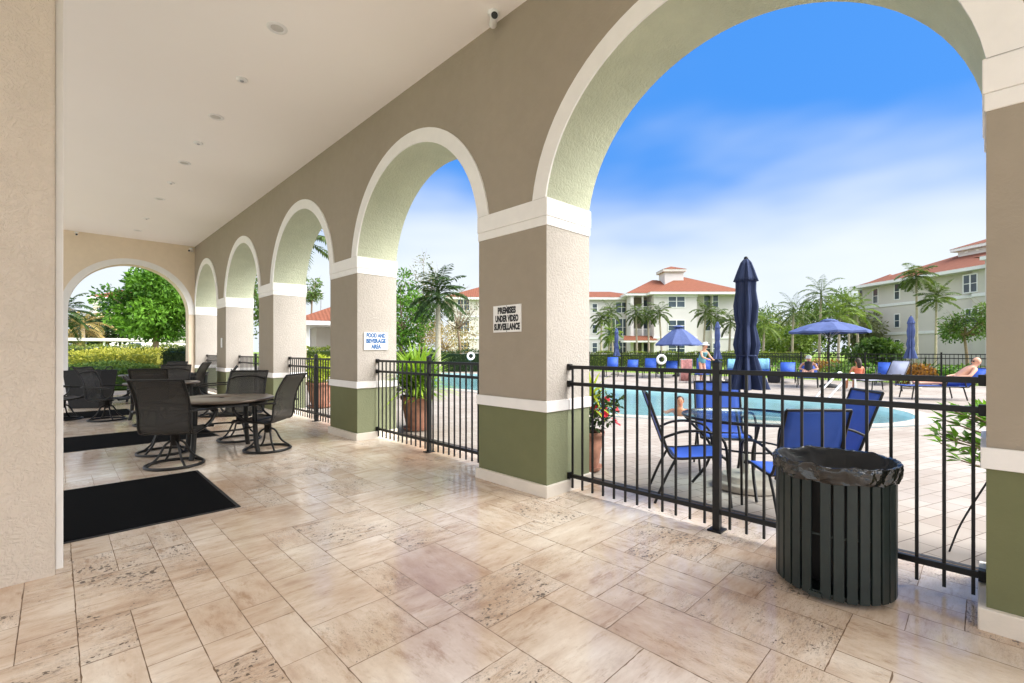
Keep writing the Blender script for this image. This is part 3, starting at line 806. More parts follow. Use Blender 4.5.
def dining_table(label, loc, rz):
    t = thing('dining_table', label, 'table', loc, rz, 'round bronze dining tables'); R = .62
    MB().lathe([(0.02, .690), (R - .02, .690), (R, .698), (R, .716), (R - .012, .722), (.03, .722), (.025, .70)], 56).build('tabletop', M['umber_top'], t)
    MB().lathe([(.0, .7235), (.026, .7235), (.03, .728), (.0, .731)], 16).build('umbrella_plug', M['bronze'], t)
    MB().lathe([(R - .08, .64), (R - .08, .6895), (R - .10, .6895), (R - .10, .64), (R - .08, .64)], 48, cap=False).build('apron', M['bronze'], t)
    for k in range(4):
        a = k * PI / 2 + PI / 4; c, s = math.cos(a), math.sin(a)
        MB().tube(smooth_pts([(.46 * c, .46 * s, .69), (.465 * c, .465 * s, .5), (.475 * c, .475 * s, .3), (.49 * c, .49 * s, .12), (.515 * c, .515 * s, .0)], 5), [.030] * 21, 8).build('leg', M['bronze'], t)
    sh = MB()
    sh.tube([(.40 * math.cos(2 * PI * k / 32), .40 * math.sin(2 * PI * k / 32), .33) for k in range(32)], .012, 6, True)
    sh.build('stretcher_ring', M['bronze'], t)
    return t

T1 = (1.585, 7.13)
tb1 = dining_table('round brown dining table nearest to the viewer among the swivel chairs', T1, -0.1)
ch = swivel_chair('grey swivel chair nearest to the viewer with its back turned', (1.02, 6.70), face_to((1.02, 6.70), (1.60, 7.55)))
dup(ch, (1.05, 7.60), face_to((1.05, 7.60), (2.0, 7.5)), 'grey swivel chair partly hidden behind the nearest chair')
dup(ch, (2.04, 6.86), face_to((2.04, 6.86), (1.42, 7.5)), 'grey swivel chair right of the nearest table seen from the side')
dup(ch, (1.97, 7.88), face_to((1.97, 7.88), (1.50, 7.2)), 'grey swivel chair on the far side of the nearest table')
T2 = (1.52, 11.45)
dup(tb1, T2, 0.5, 'round brown dining table in the middle of the walk')
dup(ch, (0.74, 11.9), face_to((0.74, 11.9), (1.9, 11.2)), 'grey swivel chair side on beside the black storage bin')
dup(ch, (1.28, 10.62), face_to((1.28, 10.62), (1.6, 11.6)), 'grey swivel chair with its back to the viewer at the middle table')
dup(ch, (2.33, 11.2), face_to((2.33, 11.2), (1.4, 11.4)), 'grey swivel chair side on before the far arcade pier')
dup(ch, (1.80, 12.3), face_to((1.80, 12.3), (1.5, 11.4)), 'grey swivel chair facing the viewer across the middle table')
T3 = (1.75, 15.4)
dup(tb1, T3, 0.2, 'round brown dining table farthest away near the end arch')
dup(ch, (2.55, 14.9), face_to((2.55, 14.9), T3), 'grey swivel chair at the right side of the farthest table by the slatted bin')
dup(ch, (2.25, 16.0), face_to((2.25, 16.0), T3), 'grey swivel chair behind the farthest table by the hedge')
dup(ch, (0.13, 12.6), face_to((0.13, 12.6), (1.4, 13.2)), 'grey swivel chair cut off by the white casing of the beige pier')
# black tub with hoop handles
sb = thing('storage_tub', 'large black tapered tub with loop handles beside the far chairs', 'tub', (0.60, 14.9), -0.6)
def tub():
    mb = MB(); lev = [(.30, .23, .0), (.33, .255, .3), (.36, .28, .6), (.39, .30, .88), (.40, .31, .885), (.375, .285, .885), (.36, .27, .78)]
    v = []; f = []
    for (a, b, z) in lev: v += [(-a, -b, z), (a, -b, z), (a, b, z), (-a, b, z)]
    for i in range(len(lev) - 1):
        for j in range(4): f.append((i * 4 + j, i * 4 + (j + 1) % 4, (i + 1) * 4 + (j + 1) % 4, (i + 1) * 4 + j))
    f.append((3, 2, 1, 0)); k = 4 * (len(lev) - 1); f.append((k, k + 1, k + 2, k + 3))
    mb.add(v, f); mb.build('body', M['woven_black'], sb, 0.01)
    for s in (-1, 1): MB().tube(smooth_pts([(s * .37, -.12, .88), (s * .39, -.08, .95), (s * .39, .08, .95), (s * .37, .12, .88)], 5), .013).build('handle', M['woven_black'], sb)
tub()

def patio_chair(label, loc, rz):
    t = thing('patio_chair', label, 'chair', loc, rz, 'blue sling chairs round the glass table'); W = .25
    side = smooth_pts([(0, .27, .40), (0, .23, .43), (0, .05, .415), (0, -.13, .40), (0, -.20, .43), (0, -.26, .58), (0, -.34, .80), (0, -.40, .97)], 5)
    for s in (-1, 1):
        MB().tube([(s * W, p.y, p.z) for p in side], .012, 8).build('side_frame', M['black_metal'], t)
        MB().tube(smooth_pts([(s * (W + .012), .30, .0), (s * (W + .03), .27, .3), (s * (W + .045), .24, .56), (s * (W + .05), .12, .645), (s * (W + .05), -.08, .65), (s * (W + .03), -.22, .60), (s * (W + .006), -.265, .57)], 5), .012, 8).build('arm', M['black_metal'], t)
        MB().tube(smooth_pts([(s * W, -.15, .40), (s * (W + .005), -.24, .22), (s * (W + .012), -.33, 0)], 5), .012, 8).build('leg', M['black_metal'], t)
    grid = []
    for k in range(9):
        x = -W + .008 + (2 * W - .016) * k / 8; sag = .012 * (1 - (x / W) ** 2)
        grid.append([(x, p.y - sag * (.5 if p.z > .5 else 0), p.z - sag * (1 if p.z <= .5 else 0)) for p in side])
    MB().sheet(grid, .004).build('sling', M['sling_blue'], t)
    for pts in ([(-W, -.40, .97), (W, -.40, .97)], [(-W, .27, .40), (W, .27, .40)], [(-W, -.15, .395), (W, -.15, .395)]):
        MB().tube(pts, .012).build('cross_rail', M['black_metal'], t)
    return t
TG = at(746, 4.62)
pt = thing('patio_table', 'round glass topped patio table with black legs under the furled umbrella', 'table', TG, .3)
MB().lathe([(.03, .700), (.585, .700), (.585, .708), (.03, .708)], 56).build('glass_top', M['glass'], pt)
MB().tube([(.59 * math.cos(2 * PI * k / 56), .59 * math.sin(2 * PI * k / 56), .698) for k in range(56)], .015, 8, True).build('rim', M['black_metal'], pt)
for k in range(4):
    a = k * PI / 2 + .2; c, s = math.cos(a), math.sin(a)
    MB().tube(smooth_pts([(.58 * c, .58 * s, .69), (.50 * c, .50 * s, .60), (.33 * c, .33 * s, .40), (.36 * c, .36 * s, .2), (.50 * c, .50 * s, .0)], 5), .014, 8).build('leg', M['black_metal'], pt)
MB().tube([(.33 * math.cos(2 * PI * k / 40), .33 * math.sin(2 * PI * k / 40), .40) for k in range(40)], .010, 6, True).build('stretcher_ring', M['black_metal'], pt)
pc = patio_chair('blue sling patio chair side on left of the glass table', at(689, 4.3), face_to(at(689, 4.3), at(773, 4.16)))
dup(pc, at(722, 5.25), face_to(at(722, 5.25), at(742, 4.2)), 'blue sling patio chair facing the viewer behind the glass table')
dup(pc, at(789, 3.78), face_to(at(789, 3.78), at(736, 4.7)), 'blue sling patio chair with its back turned behind the slatted bin', .94)
dup(pc, at(820, 4.45), face_to(at(820, 4.45), at(750, 4.55)), 'blue sling patio chair farthest right at the glass table')

# ---- umbrellas
def closed_umbrella(label, loc, top, hem, mat, rmax, seed=1, group='furled blue umbrellas round the pool'):
    t = thing('furled_umbrella', label, 'umbrella', loc, seed * .7, group)
    MB().tube([(0, 0, 0.05), (0, 0, top - .03)], .02, 10).build('pole', M['black_metal'], t)
    b = MB().lathe([(.30, .0), (.305, .05), (.29, .065), (.23, .067), (.225, .115), (.21, .125), (.05, .13), (.035, .14), (.035, .32), (.0, .325)], 36); b.build('base', M['rock'], t)
    H = top - hem
    prof = [(.02, 0.0), (.06, .03), (.095, .09), (.138, .175), (.112, .18), (.108, .25), (.128, .36), (.112, .47), (.094, .52), (.108, .57), (.128, .66), (.108, .73), (.098, .75), (.120, .82), (.158, .92), (.185, 1.0)]
    n = 64
    def fold(a, z):
        q = (top - z) / H; k = 0.06 + .26 * min(1, q * 1.1)
        if q < .17: k = .10
        tw = q * 1.1
        return 1 + k * math.cos(8 * a + tw + seed) + .35 * k * math.sin(3 * a + seed * 2 + q * 5) + .32 * k * math.cos(15 * a + 3 * q) + .15 * k * math.sin(26 * a - 5 * q)
    mb = MB(); pr = [(r * rmax / .185, top - q * H) for r, q in prof]; dense = []
    for (r0, z0), (r1, z1) in zip(pr, pr[1:]):
        for j in range(4): dense.append((r0 + (r1 - r0) * j / 4, z0 + (z1 - z0) * j / 4))
    dense.append(pr[-1]); mb.lathe(dense, 144, fold=fold, cap=False); mb.build('canopy', mat, t)
    MB().tube([(.100 * rmax / .185 * 1.12 * math.cos(2 * PI * k / 24), .100 * rmax / .185 * 1.12 * math.sin(2 * PI * k / 24), top - .745 * H) for k in range(24)], .010, 6, True).build('tie_strap', mat, t)
    MB().ball((0, 0, top), .022, 8).build('finial', M['black_metal'], t)
    return t
closed_umbrella('tall navy umbrella furled and tied through the glass table', TG, hz(258.5, 4.62), hz(389, 4.62), M['blue_can'], .142, 1)
def furl(u, z, vt, vh, lb, sd): closed_umbrella(lb, at(u, z), hz(vt, z), hz(vh, z), M['blue_can2'], .15, sd)
furl(616.5, 26.0, 328, 356, 'furled blue umbrella in front of the white apartment block', 2)
furl(717.5, 20.5, 321.5, 359, 'furled blue umbrella behind the railing post', 3)
furl(911, 16.6, 316, 358.5, 'furled blue umbrella before the greige building at the right', 4)
def open_umbrella(label, loc, top, hem, R, rz):
    t = thing('open_umbrella', label, 'umbrella', loc, rz, 'open blue umbrellas by the pool')
    MB().tube([(0, 0, 0.05), (0, 0, top)], .024, 10).build('pole', M['black_metal'], t)
    MB().lathe([(.30, .0), (.30, .06), (.2, .10), (.05, .13), (.04, .35), (0, .36)], 28).build('base', M['rubber'], t)
    mb = MB(); n = 8; L = 8; v = []; f = []
    for i in range(L + 1):
        q = i / L; r = .02 + (R - .02) * q
        for j in range(n * 4):
            a = 2 * PI * j / (n * 4); ph = (j % 4) / 4; flat = math.cos(PI / n) / math.cos((ph - .5) * 2 * PI / n) if True else 1
            z = top - (top - hem) * (q ** 1.06) - .035 * q * math.sin(PI * ph) ** 2 + .05 * math.sin(PI * q) * 1
            v.append((r * flat * math.cos(a), r * flat * math.sin(a), z))
    for i in range(L):
        for j in range(n * 4): f.append((i * n * 4 + j, (i + 1) * n * 4 + j, (i + 1) * n * 4 + (j + 1) % (n * 4), i * n * 4 + (j + 1) % (n * 4)))
    vv = [(p[0] * 1.0, p[1] * 1.0, p[2] - .07) for p in v[-n * 4:]]; o = len(v); v2 = v + vv
    for j in range(n * 4): f.append((L * n * 4 + j, o + j, o + (j + 1) % (n * 4), L * n * 4 + (j + 1) % (n * 4)))
    mb.add(v2, f, 0, .5, False); mb.build('canopy', M['blue_can2'], t)
    MB().lathe([(.0, top + .07), (.16, top + .045), (.30, top - .02), (.29, top - .05)], 16, cap=False).build('vent_cap', M['blue_can2'], t)
    for j in range(8):
        a = 2 * PI * j / 8; r = MB().tube([(.02 * math.cos(a), .02 * math.sin(a), top - .03), (R * .97 * math.cos(a), R * .97 * math.sin(a), hem + .0)], .008, 6).build('rib', M['grey_alu'], t)
        MB().tube([(.03 * math.cos(a), .03 * math.sin(a), hem - .25), (R * .5 * math.cos(a), R * .5 * math.sin(a), top - (top - hem) * .5 - .01)], .007, 6).build('strut', M['grey_alu'], r)
open_umbrella('open blue umbrella by the lady in a white hat', at(678.5, 24.5), hz(326.5, 24.5), hz(344, 24.5), 1.22, .2)
open_umbrella('open blue umbrella spread wide among the palms', at(829, 17.2), hz(320.5, 17.2), hz(331, 17.2), 1.30, .39)

# ---- loungers
def lounger(label, loc, rz, back=50, sl='sling_blue', cov=None):
    t = thing('sun_lounger', label, 'sun lounger', loc, rz, 'sun loungers round the pool'); W = .30
    a = math.radians(back); L = .72; hx = -.42
    pts = [(hx - L * math.cos(a), .36 + L * math.sin(a)), (hx, .36), (1.0, .36)]
    for s in (-1, 1):
        MB().tube([(s * W, y, z) for y, z in pts[1:]], .018, 8).build('side_rail', M['bronze'], t)
        for yy, dy in ((.82, .06), (-.30, -.08)): MB().tube([(s * W, yy, .35), (s * (W + .02), yy + dy, 0)], .018, 8).build('leg', M['bronze'], t)
        MB().tube([(s * (W + .03), -.35, .36), (s * (W + .04), -.30, .56), (s * (W + .04), .05, .56), (s * (W + .03), .12, .36)], .016, 8).build('arm', M['bronze'], t)
    MB().sheet([[(-W + .02, y, z + .012) for y, z in ((hx, .36), (.3, .352), (1.0, .36))], [(W - .02, y, z + .012) for y, z in ((hx, .36), (.3, .352), (1.0, .36))]], .01).build('seat_sling', M[sl], t)
    b = MB().sheet([[(-W + .02, *pts[1]), (-W + .02, *pts[0])], [(W - .02, *pts[1]), (W - .02, *pts[0])]], .012).build('backrest', M[sl], t)
    fr = MB(); fr.tube([(-W, *pts[1]), (-W, *pts[0]), (W, *pts[0]), (W, *pts[1])], .016, 8); fr.tube([(-W, .9, .345), (W, .9, .345)], .014); fr.tube([(-W, -.3, .345), (W, -.3, .345)], .014)
    fr.build('back_frame', M['bronze'], b)
    return t
def towel(label, lg, mat, back):
    t = thing('towel', label, 'towel', lg.location, lg.rotation_euler.z, 'towels hung over the loungers')
    a = math.radians(back); hx = -.42; L = .72; c, s = math.cos(a), math.sin(a)
    line = [(hx - .15 * c + .012, .36 + .15 * s + .02), (hx - L * .6 * c + .02, .36 + L * .6 * s + .02), (hx - L * c + .005, .36 + L * s + .025), (hx - L * c - .03, .36 + L * s + .01), (hx - L * c - .045, .36 + L * s - .3)]
    g = [[(x, y + .01 * math.sin(x * 20), z + .006 * math.sin(x * 31 + 1)) for y, z in line] for x in [-.26 + .52 * k / 10 for k in range(11)]]
    MB().sheet(g, .012).build('cloth', mat, t)
    return t
CAMXY = (0, 0)
lspec = [ # u, depth, aim dx,dy , back angle, sling, label
    (612, 24.5, 62, 'sling_blue', 'empty blue lounger before the white block at the far left of the pool'),
    (650, 23.5, 55, 'sling_blue', 'empty blue lounger beside the white life ring'),
    (703, 20.0, 65, 'sling_blue', 'blue lounger behind the lady in a white hat'),
    (733, 21.5, 50, 'sling_blue', 'blue lounger partly hidden behind the tall furled umbrella'),
    (762, 20.5, 55, 'sling_blue', 'lounger under an aqua towel right of the tall furled umbrella'),
    (808, 17.6, 42, 'sling_blue', 'bright blue lounger carrying the person in a white cap'),
    (632, 25.0, 42, 'sling_blue', 'empty blue lounger between the far left furled umbrella and the open umbrella'),
    (671, 23.6, 38, 'sling_blue', 'empty blue lounger right of the white life ring under the open umbrella'),
    (787, 20.0, 40, 'sling_blue', 'empty low blue lounger between the tote bag and the person in a white cap'),
    (886, 18.6, 44, 'sling_blue', 'empty blue lounger close to the fence behind the pale striped lounger'),
]
LG = []
for u, z, bk, sl, lb in lspec:
    p = at(u, z); LG.append(lounger(lb, p, face_to(p, at(u - 10, z - 6)), bk, sl))
tw1 = towel('aqua towel hung over the lounger right of the tall umbrella', LG[4], M['aqua_cloth'], 55)
pL = at(862, 15.6); lg6 = lounger('pale striped lounger behind the seated woman', (pL[0] + .55, pL[1] - .5), face_to(pL, (pL[0] - 2.6, pL[1] + 1.6)), 62, 'sling_stripe')
pM = at(943, 12.9); lg7 = lounger('blue lounger carrying the reclining bald man', pM, face_to(pM, (pM[0] - 1.4, pM[1] + 2.4)), 44, 'sling_blue')
tw2 = towel('aqua towel draped on the lounger beside the furled umbrella with the railing post', LG[3], M['aqua_cloth'], 50)

# ---- life ring on its post, pool handrail, bag
lr = thing('life_ring', 'white life ring hanging on a post beyond the pool', 'life ring', at(661, 22.3), -TH)
MB().tube([(.19 * math.cos(2 * PI * k / 36), -.07, .92 + .19 * math.sin(2 * PI * k / 36)) for k in range(36)], .06, 12, True).build('ring', M['white_paint'], lr)
MB().tube([(0, .04, 0), (0, .04, 1.35)], .03, 10).build('post', M['rubber'], lr)
lr2 = thing('life_ring', 'white life ring seen above the railing beside the far pool edge', 'life ring', at(470.5, 25), -TH * .6)
MB().tube([(.17 * math.cos(2 * PI * k / 36), -.07, 1.05 + .17 * math.sin(2 * PI * k / 36)) for k in range(36)], .055, 12, True).build('ring', M['white_paint'], lr2)
MB().tube([(0, .04, 0), (0, .04, 1.3)], .03, 10).build('post', M['rubber'], lr2)
hb = at(816, 13.2); hr = thing('pool_handrail', 'white tubular handrail slanting down into the pool', 'handrail', hb, -TH)
for s in (0, .5): MB().tube(smooth_pts([(-.25, -s * 1.0, -.5), (0, -s, .02), (.62, .1 - s, .62), (.82, .2 - s, .72), (.92, .25 - s, .6), (.95, .28 - s, 0)], 5), .024, 10).build('tube', M['white_paint'], hr)
bg = thing('tote_bag', 'dark tote bag standing on the deck beside the tall furled umbrella', 'bag', at(774, 19.6), .4)
MB().lathe([(.2, 0), (.24, .1), (.25, .3), (.2, .42), (.17, .42), (.15, .3)], 16).build('body', M['dark_cloth'], bg)
for s in (-1, 1): MB().tube(smooth_pts([(-.1, s * .14, .40), (-.06, s * .12, .58), (.06, s * .12, .58), (.1, s * .14, .40)], 4), .012).build('handle', M['dark_cloth'], bg)

# ================================================================== FAR FENCE
def far_fence():
    x = 24.75; y0, y1 = -6.0, 40.0
    t = thing('perimeter_fence', 'long black picket fence round the pool deck before the lawn', 'fence', (x, 0, 0))
    for z in (1.20, 1.04, .15): MB().box(-.016, .016, y0, y1, z - .018, z + .018).build('rail', M['black_metal'], t)
    n = int((y1 - y0) / 2.4)
    for i in range(n + 1): MB().box(-.03, .03, y0 + i * 2.4 - .03, y0 + i * 2.4 + .03, 0, 1.28).build('post', M['black_metal'], t)
    pr = None; rest = MB(); y = y0 + .12; k = 0
    while y < y1:
        if -1.2 < y and k < 100:
            k += 1
            if pr is None: pr = o = MB().box(-.009, .009, -.009, .009, .04, 1.19).build('picket', M['black_metal'], t)
            else: o = pr.copy(); COL.objects.link(o); o.parent = t
            o.location = (0, y, 0)
        else: rest.box(-.009, .009, y - .009, y + .009, .04, 1.19)
        y += .12
    rest.build('picket_run', M['black_metal'], t)['kind'] = 'stuff'
far_fence()

# ================================================================== VEGETATION
def leaf(mb, p, d, up, L, W, tone, fold=.15, mi=0):
    d = d.normalized(); s = d.cross(up)
    s = s.normalized() if s.length > 1e-5 else Vector((1, 0, 0)); n = s.cross(d)
    a = p; m1 = p + d * L * .5 + s * W / 2 + n * fold * W; m2 = p + d * L * .5 - s * W / 2 + n * fold * W; e = p + d * L - n * .08 * L
    mb.add([a, m1, e, m2], [(0, 1, 2), (0, 2, 3)], mi, tone, False)

def rv(r):
    while True:
        v = Vector((r.uniform(-1, 1), r.uniform(-1, 1), r.uniform(-1, 1)))
        if .05 < v.length < 1: return v.normalized()

def clump(mb, c, rad, n, L, r, tone0, spread=.28, ratio=.5):
    for _ in range(n):
        d = rv(r); q = (r.random() ** .45)
        p = Vector((c[0] + d.x * rad[0] * q, c[1] + d.y * rad[1] * q, c[2] + d.z * rad[2] * q))
        dd = (d + rv(r) * .9 + Vector((0, 0, -.15))).normalized()
        leaf(mb, p, dd, rv(r), L * r.uniform(.7, 1.3), L * ratio * r.uniform(.7, 1.2), min(1, max(0, tone0 + r.uniform(-spread, spread))))

def tree(name, label, cat, loc, h, cr, cz, leafm, n=2600, L=.22, seed=1, nclump=16, group=None, trunk_r=.12, gap=.42, bark='bark', twiggy=0):
    r = random.Random(seed); t = thing(name, label, cat, loc, 0, group)
    tr = MB(); z0 = cz - cr[2] * .5
    base = smooth_pts([(0, 0, -.1), (r.uniform(-.1, .1), r.uniform(-.1, .1), z0 * .5), (r.uniform(-.15, .15), r.uniform(-.15, .15), z0)], 5)
    tr.tube(base, [trunk_r * (1.2 - .5 * i / (len(base) - 1)) for i in range(len(base))], 9)
    cm = MB(); cs = []
    for k in range(nclump):
        d = rv(r); q = r.uniform(.45, .95)
        c = Vector((d.x * cr[0] * q, d.y * cr[1] * q, cz + d.z * cr[2] * q)); cs.append(c)
    for k, c in enumerate(cs):
        f = gap * r.uniform(.7, 1.25); clump(cm, c, (cr[0] * f, cr[1] * f, cr[2] * f * .8), n // nclump, L, r, r.uniform(.25, .7))
        if k % 2 == 0 or twiggy:
            m = Vector((c.x * .45, c.y * .45, z0 + (c.z - z0) * .45)) + rv(r) * .1
            pp = smooth_pts([base[-1], m, c], 4); tr.tube(pp, [trunk_r * (.55 - .45 * i / (len(pp) - 1)) for i in range(len(pp))], 6)
            if twiggy:
                for _ in range(twiggy):
                    e = c + rv(r) * cr[0] * .5 + Vector((0, 0, .2)); mm = c.lerp(e, .5) + rv(r) * .08
                    tr.tube([c, mm, e], [trunk_r * .12, trunk_r * .09, trunk_r * .04], 4)
    tr.build('trunk', M[bark], t); cm.build('crown', M[leafm], t)
    return t

def frond(mb, base, az, el, L, droop, r, W=.5, nl=22, mi=0, tone=.5, lw=.045):
    d = Vector((math.cos(az) * math.cos(el), math.sin(az) * math.cos(el), math.sin(el))); p = Vector(base); st = L / nl
    side = Vector((-math.sin(az), math.cos(az), 0)); pts = [p.copy()]
    for i in range(nl):
        q = i / nl; d = (d + Vector((0, 0, -droop * st * (.4 + 1.6 * q)))).normalized(); p = p + d * st; pts.append(p.copy())
        if i > 1:
            w = W * math.sin(PI * min(1, (q * .9 + .12))) ** .7
            for s in (-1, 1):
                dd = side * s + d * .55 + Vector((0, 0, -.25 - .25 * q + r.uniform(-.25, .2)))
                leaf(mb, p, dd, Vector((0, 0, 1)), w * r.uniform(.85, 1.1), lw * 2.3 * (W / .5), min(1, max(0, tone + r.uniform(-.22, .22))), .1, mi)
    mb.tube(pts, [.02 * (1 - .8 * i / nl) * max(.6, W / .5) for i in range(nl + 1)], 4, False, mi, tone * .8)

def palm(label, loc, h, L=1.7, nf=15, seed=1, leafm='leaf_palm', tr=.10, droop=.75, lean=.15, W=.5, group='palm trees round the pool', el=(-.35, 1.25), shaft=True):
    r = random.Random(seed); t = thing('palm_tree', label, 'palm tree', loc, 0, group)
    lx, ly = r.uniform(-lean, lean), r.uniform(-lean, lean)
    tb = MB(); pts = smooth_pts([(0, 0, -.1), (lx * .3, ly * .3, h * .4), (lx, ly, h)], 8); k = len(pts)
    tb.tube(pts, [tr * (1.25 - .45 * i / (k - 1)) * (1 + .05 * (i % 2)) for i in range(k)], 10)
    tb.build('trunk', M['palm_bark'], t)
    cm = MB()
    if shaft: cm.tube([(lx, ly, h - .05), (lx, ly, h + .35 * L), ], [tr * .95, tr * .5], 8, False, 0, .75)
    for i in range(nf):
        q = i / nf; az = i * 2.39996 + r.uniform(-.2, .2); e = el[1] + (el[0] - el[1]) * q + r.uniform(-.12, .12)
        frond(cm, (lx, ly, h + .22 * L * (1 - q)), az, e, L * r.uniform(.85, 1.1), droop * 1.7 / L * r.uniform(.8, 1.2), r, W, 20, 0, r.uniform(.3, .65) + .1 * (1 - q))
    cm.build('crown', M[leafm], t)
    return t

def hedge(name, label, p0, p1, w, h, leafm, n, L=.09, seed=1, group=None, wob=.06):
    r = random.Random(seed); d = Vector((p1[0] - p0[0], p1[1] - p0[1])); ln = d.length
    t = thing(name, label, 'hedge', p0, math.atan2(d.y, d.x), group); mb = MB()
    core = MB(); k = max(4, int(ln / .4)); rows = []
    for i in range(k + 1):
        x = ln * i / k; a = h - .12 + r.uniform(-wob, wob); b = w / 2 - .08 + r.uniform(-.03, .03); rows.append([(x, -b, .02), (x, -b, a - .05), (x, -b * .6, a), (x, b * .6, a), (x, b, a - .05), (x, b, .02)])
    v = [p for q in rows for p in q]; f = [(i * 6 + j, (i + 1) * 6 + j, (i + 1) * 6 + j + 1, i * 6 + j + 1) for i in range(k) for j in range(5)]
    core.add(v, f, 0, .1); core.add(rows[0], [tuple(range(6))]); core.add(rows[-1], [tuple(range(6))[::-1]])
    core.build('branch_core', M[leafm], t)
    for _ in range(n):
        x = r.uniform(0, ln); s = r.random()
        hh = h + .07 * math.sin(x * 2.3 + seed) + r.uniform(-wob, wob)
        if s < .45: p = Vector((x, r.uniform(-w / 2, w / 2), hh - r.uniform(0, .12))); nd = Vector((0, 0, 1))
        else: sg = -1 if r.random() < .6 else 1; p = Vector((x, sg * (w / 2 - r.uniform(0, .1)), r.uniform(.05, hh))); nd = Vector((0, sg, .3))
        leaf(mb, p, nd + rv(r) * .9, rv(r), L * r.uniform(.7, 1.4), L * .55, min(1, max(0, .5 + r.uniform(-.4, .4))))
    for e in (0, ln):
        for _ in range(int(70 * w * h / L * .35)):
            leaf(mb, Vector((e + r.uniform(-.05, .05), r.uniform(-w / 2, w / 2), r.uniform(.03, h))), Vector((1 if e else -1, 0, .2)) + rv(r) * .9, rv(r), L * r.uniform(.7, 1.4), L * .55, min(1, max(0, .5 + r.uniform(-.4, .4))))
    mb.build('foliage', M[leafm], t); return t

def tuft(mb, c, n, L, W, r, el=(.5, 1.4), tone=.5, droop=1.2, seg=5, mi=0):
    for i in range(n):
        az = r.uniform(0, 2 * PI); e = r.uniform(*el); d = Vector((math.cos(az) * math.cos(e), math.sin(az) * math.cos(e), math.sin(e)))
        s = Vector((-math.sin(az), math.cos(az), 0)); p = Vector(c) + d * .02; l = L * r.uniform(.7, 1.15); tn = min(1, max(0, tone + r.uniform(-.3, .3))); ring = []
        for k in range(seg + 1):
            q = k / seg; w = W * (math.sin(PI * min(.98, q * .8 + .15))) * (1 if k < seg else .1)
            ring.append((p + s * w / 2, p - s * w / 2)); d = (d + Vector((0, 0, -droop * l / seg))).normalized(); p = p + d * l / seg
        v = [q for a in ring for q in a]; mb.add(v, [(2 * k, 2 * k + 1, 2 * k + 3, 2 * k + 2) for k in range(seg)], mi, tn, True)

# ---- potted plants
def pot(t, R, h, mat='terracotta', saucer=True):
    MB().lathe([(R * .62, .03), (R * .72, h * .2), (R * .92, h * .75), (R * .90, h * .86), (R * 1.04, h * .9), (R * 1.05, h), (R * .93, h), (R * .90, h * .88)], 28).build('pot', M[mat], t)
    MB().lathe([(0, h * .90), (R * .9, h * .90)], 24, cap=False).build('soil', M['soil'], t)
    if saucer: MB().lathe([(R * .75, 0), (R * .95, .05), (R * .9, .05), (R * .7, .02), (0, .02)], 28).build('saucer', M[mat], t)
r0 = random.Random(3)
p1 = thing('potted_plant', 'slim terracotta pot with red flowers and yellow green leaves behind the signed pier', 'potted plant', (*at(587, 5.28), 0), 0, 'potted plants on the pool deck')
pot(p1, .19, .44)
mb = MB()
for k in range(26):
    a = r0.uniform(0, 2 * PI); e = r0.uniform(.1, .34); clump(mb, (e * math.cos(a), e * math.sin(a), r0.uniform(.48, .82)), (.09, .09, .08), 26, .075, r0, .35, .25, .45)
mb.build('foliage', M['leaf_dark'], p1)
fl = MB()
for q in range(9): leaf(fl, Vector((0, 0, 0)), Vector((math.cos(q * .7), math.sin(q * .7), .4 - .1 * (q % 3))), Vector((0, 0, 1)), .045, .04, .5)
f0 = fl.build('flower', M['flower'], p1)
for k in range(40):
    a = r0.uniform(0, 2 * PI); e = r0.uniform(.18, .40); f1 = f0
    if k: f1 = f0.copy(); COL.objects.link(f1); f1.parent = p1
    f1.location = (e * math.cos(a), e * math.sin(a), r0.uniform(.5, .8)); f1.rotation_euler = (r0.uniform(-1, 1), r0.uniform(-1, 1), a)
mb = MB(); tuft(mb, (0, 0, .66), 40, .46, .034, r0, (.25, 1.3), .5, 2.2); tuft(mb, (.08, .0, .84), 44, .34, .030, r0, (.0, 1.3), .75, 2.4); mb.build('top_leaves', M['leaf_lime'], p1)
p2 = thing('potted_plant', 'wide terracotta urn overflowing with tall bright green leaves', 'potted plant', (4.42, 6.82, 0), 0, 'potted plants on the pool deck')
pot(p2, .27, .58)
mb = MB(); tuft(mb, (0, 0, .62), 260, .86, .042, r0, (.45, 1.5), .6, 1.15)
for k in range(44): a = r0.uniform(0, 2 * PI); tuft(mb, (.22 * math.cos(a), .25 * math.sin(a), r0.uniform(.55, 1.05)), 8, .45, .04, r0, (.0, 1.2), .45, 1.6)
mb.build('foliage', M['leaf_fresh'], p2)
mb = MB()
for k in range(8): a = k; mb.tube(smooth_pts([(.05 * math.cos(a), .05 * math.sin(a), .5), (.1 * math.cos(a), .1 * math.sin(a), .8), (.2 * math.cos(a), .2 * math.sin(a), 1.05)], 3), .012, 5)
mb.build('stems', M['bark'], p2)
p3 = thing('potted_plant', 'terracotta pot of yellow green foliage seen through the pavilion arch', 'potted plant', (4.5, 11.1, 0), 0, 'potted plants on the pool deck')
pot(p3, .30, .60)
mb = MB()
for k in range(26): a = r0.uniform(0, 2 * PI); e = r0.uniform(0, .38); clump(mb, (e * math.cos(a), e * math.sin(a), r0.uniform(.65, 1.1)), (.14, .14, .12), 30, .11, r0, .5, .4)
mb.build('foliage', M['leaf_lime'], p3)
p4 = thing('potted_shrub', 'green leafy spray reaching out from behind the right hand pier', 'potted shrub', (4.45, -.36, 0))
pot(p4, .2, .4)
mb = MB(); st = MB()
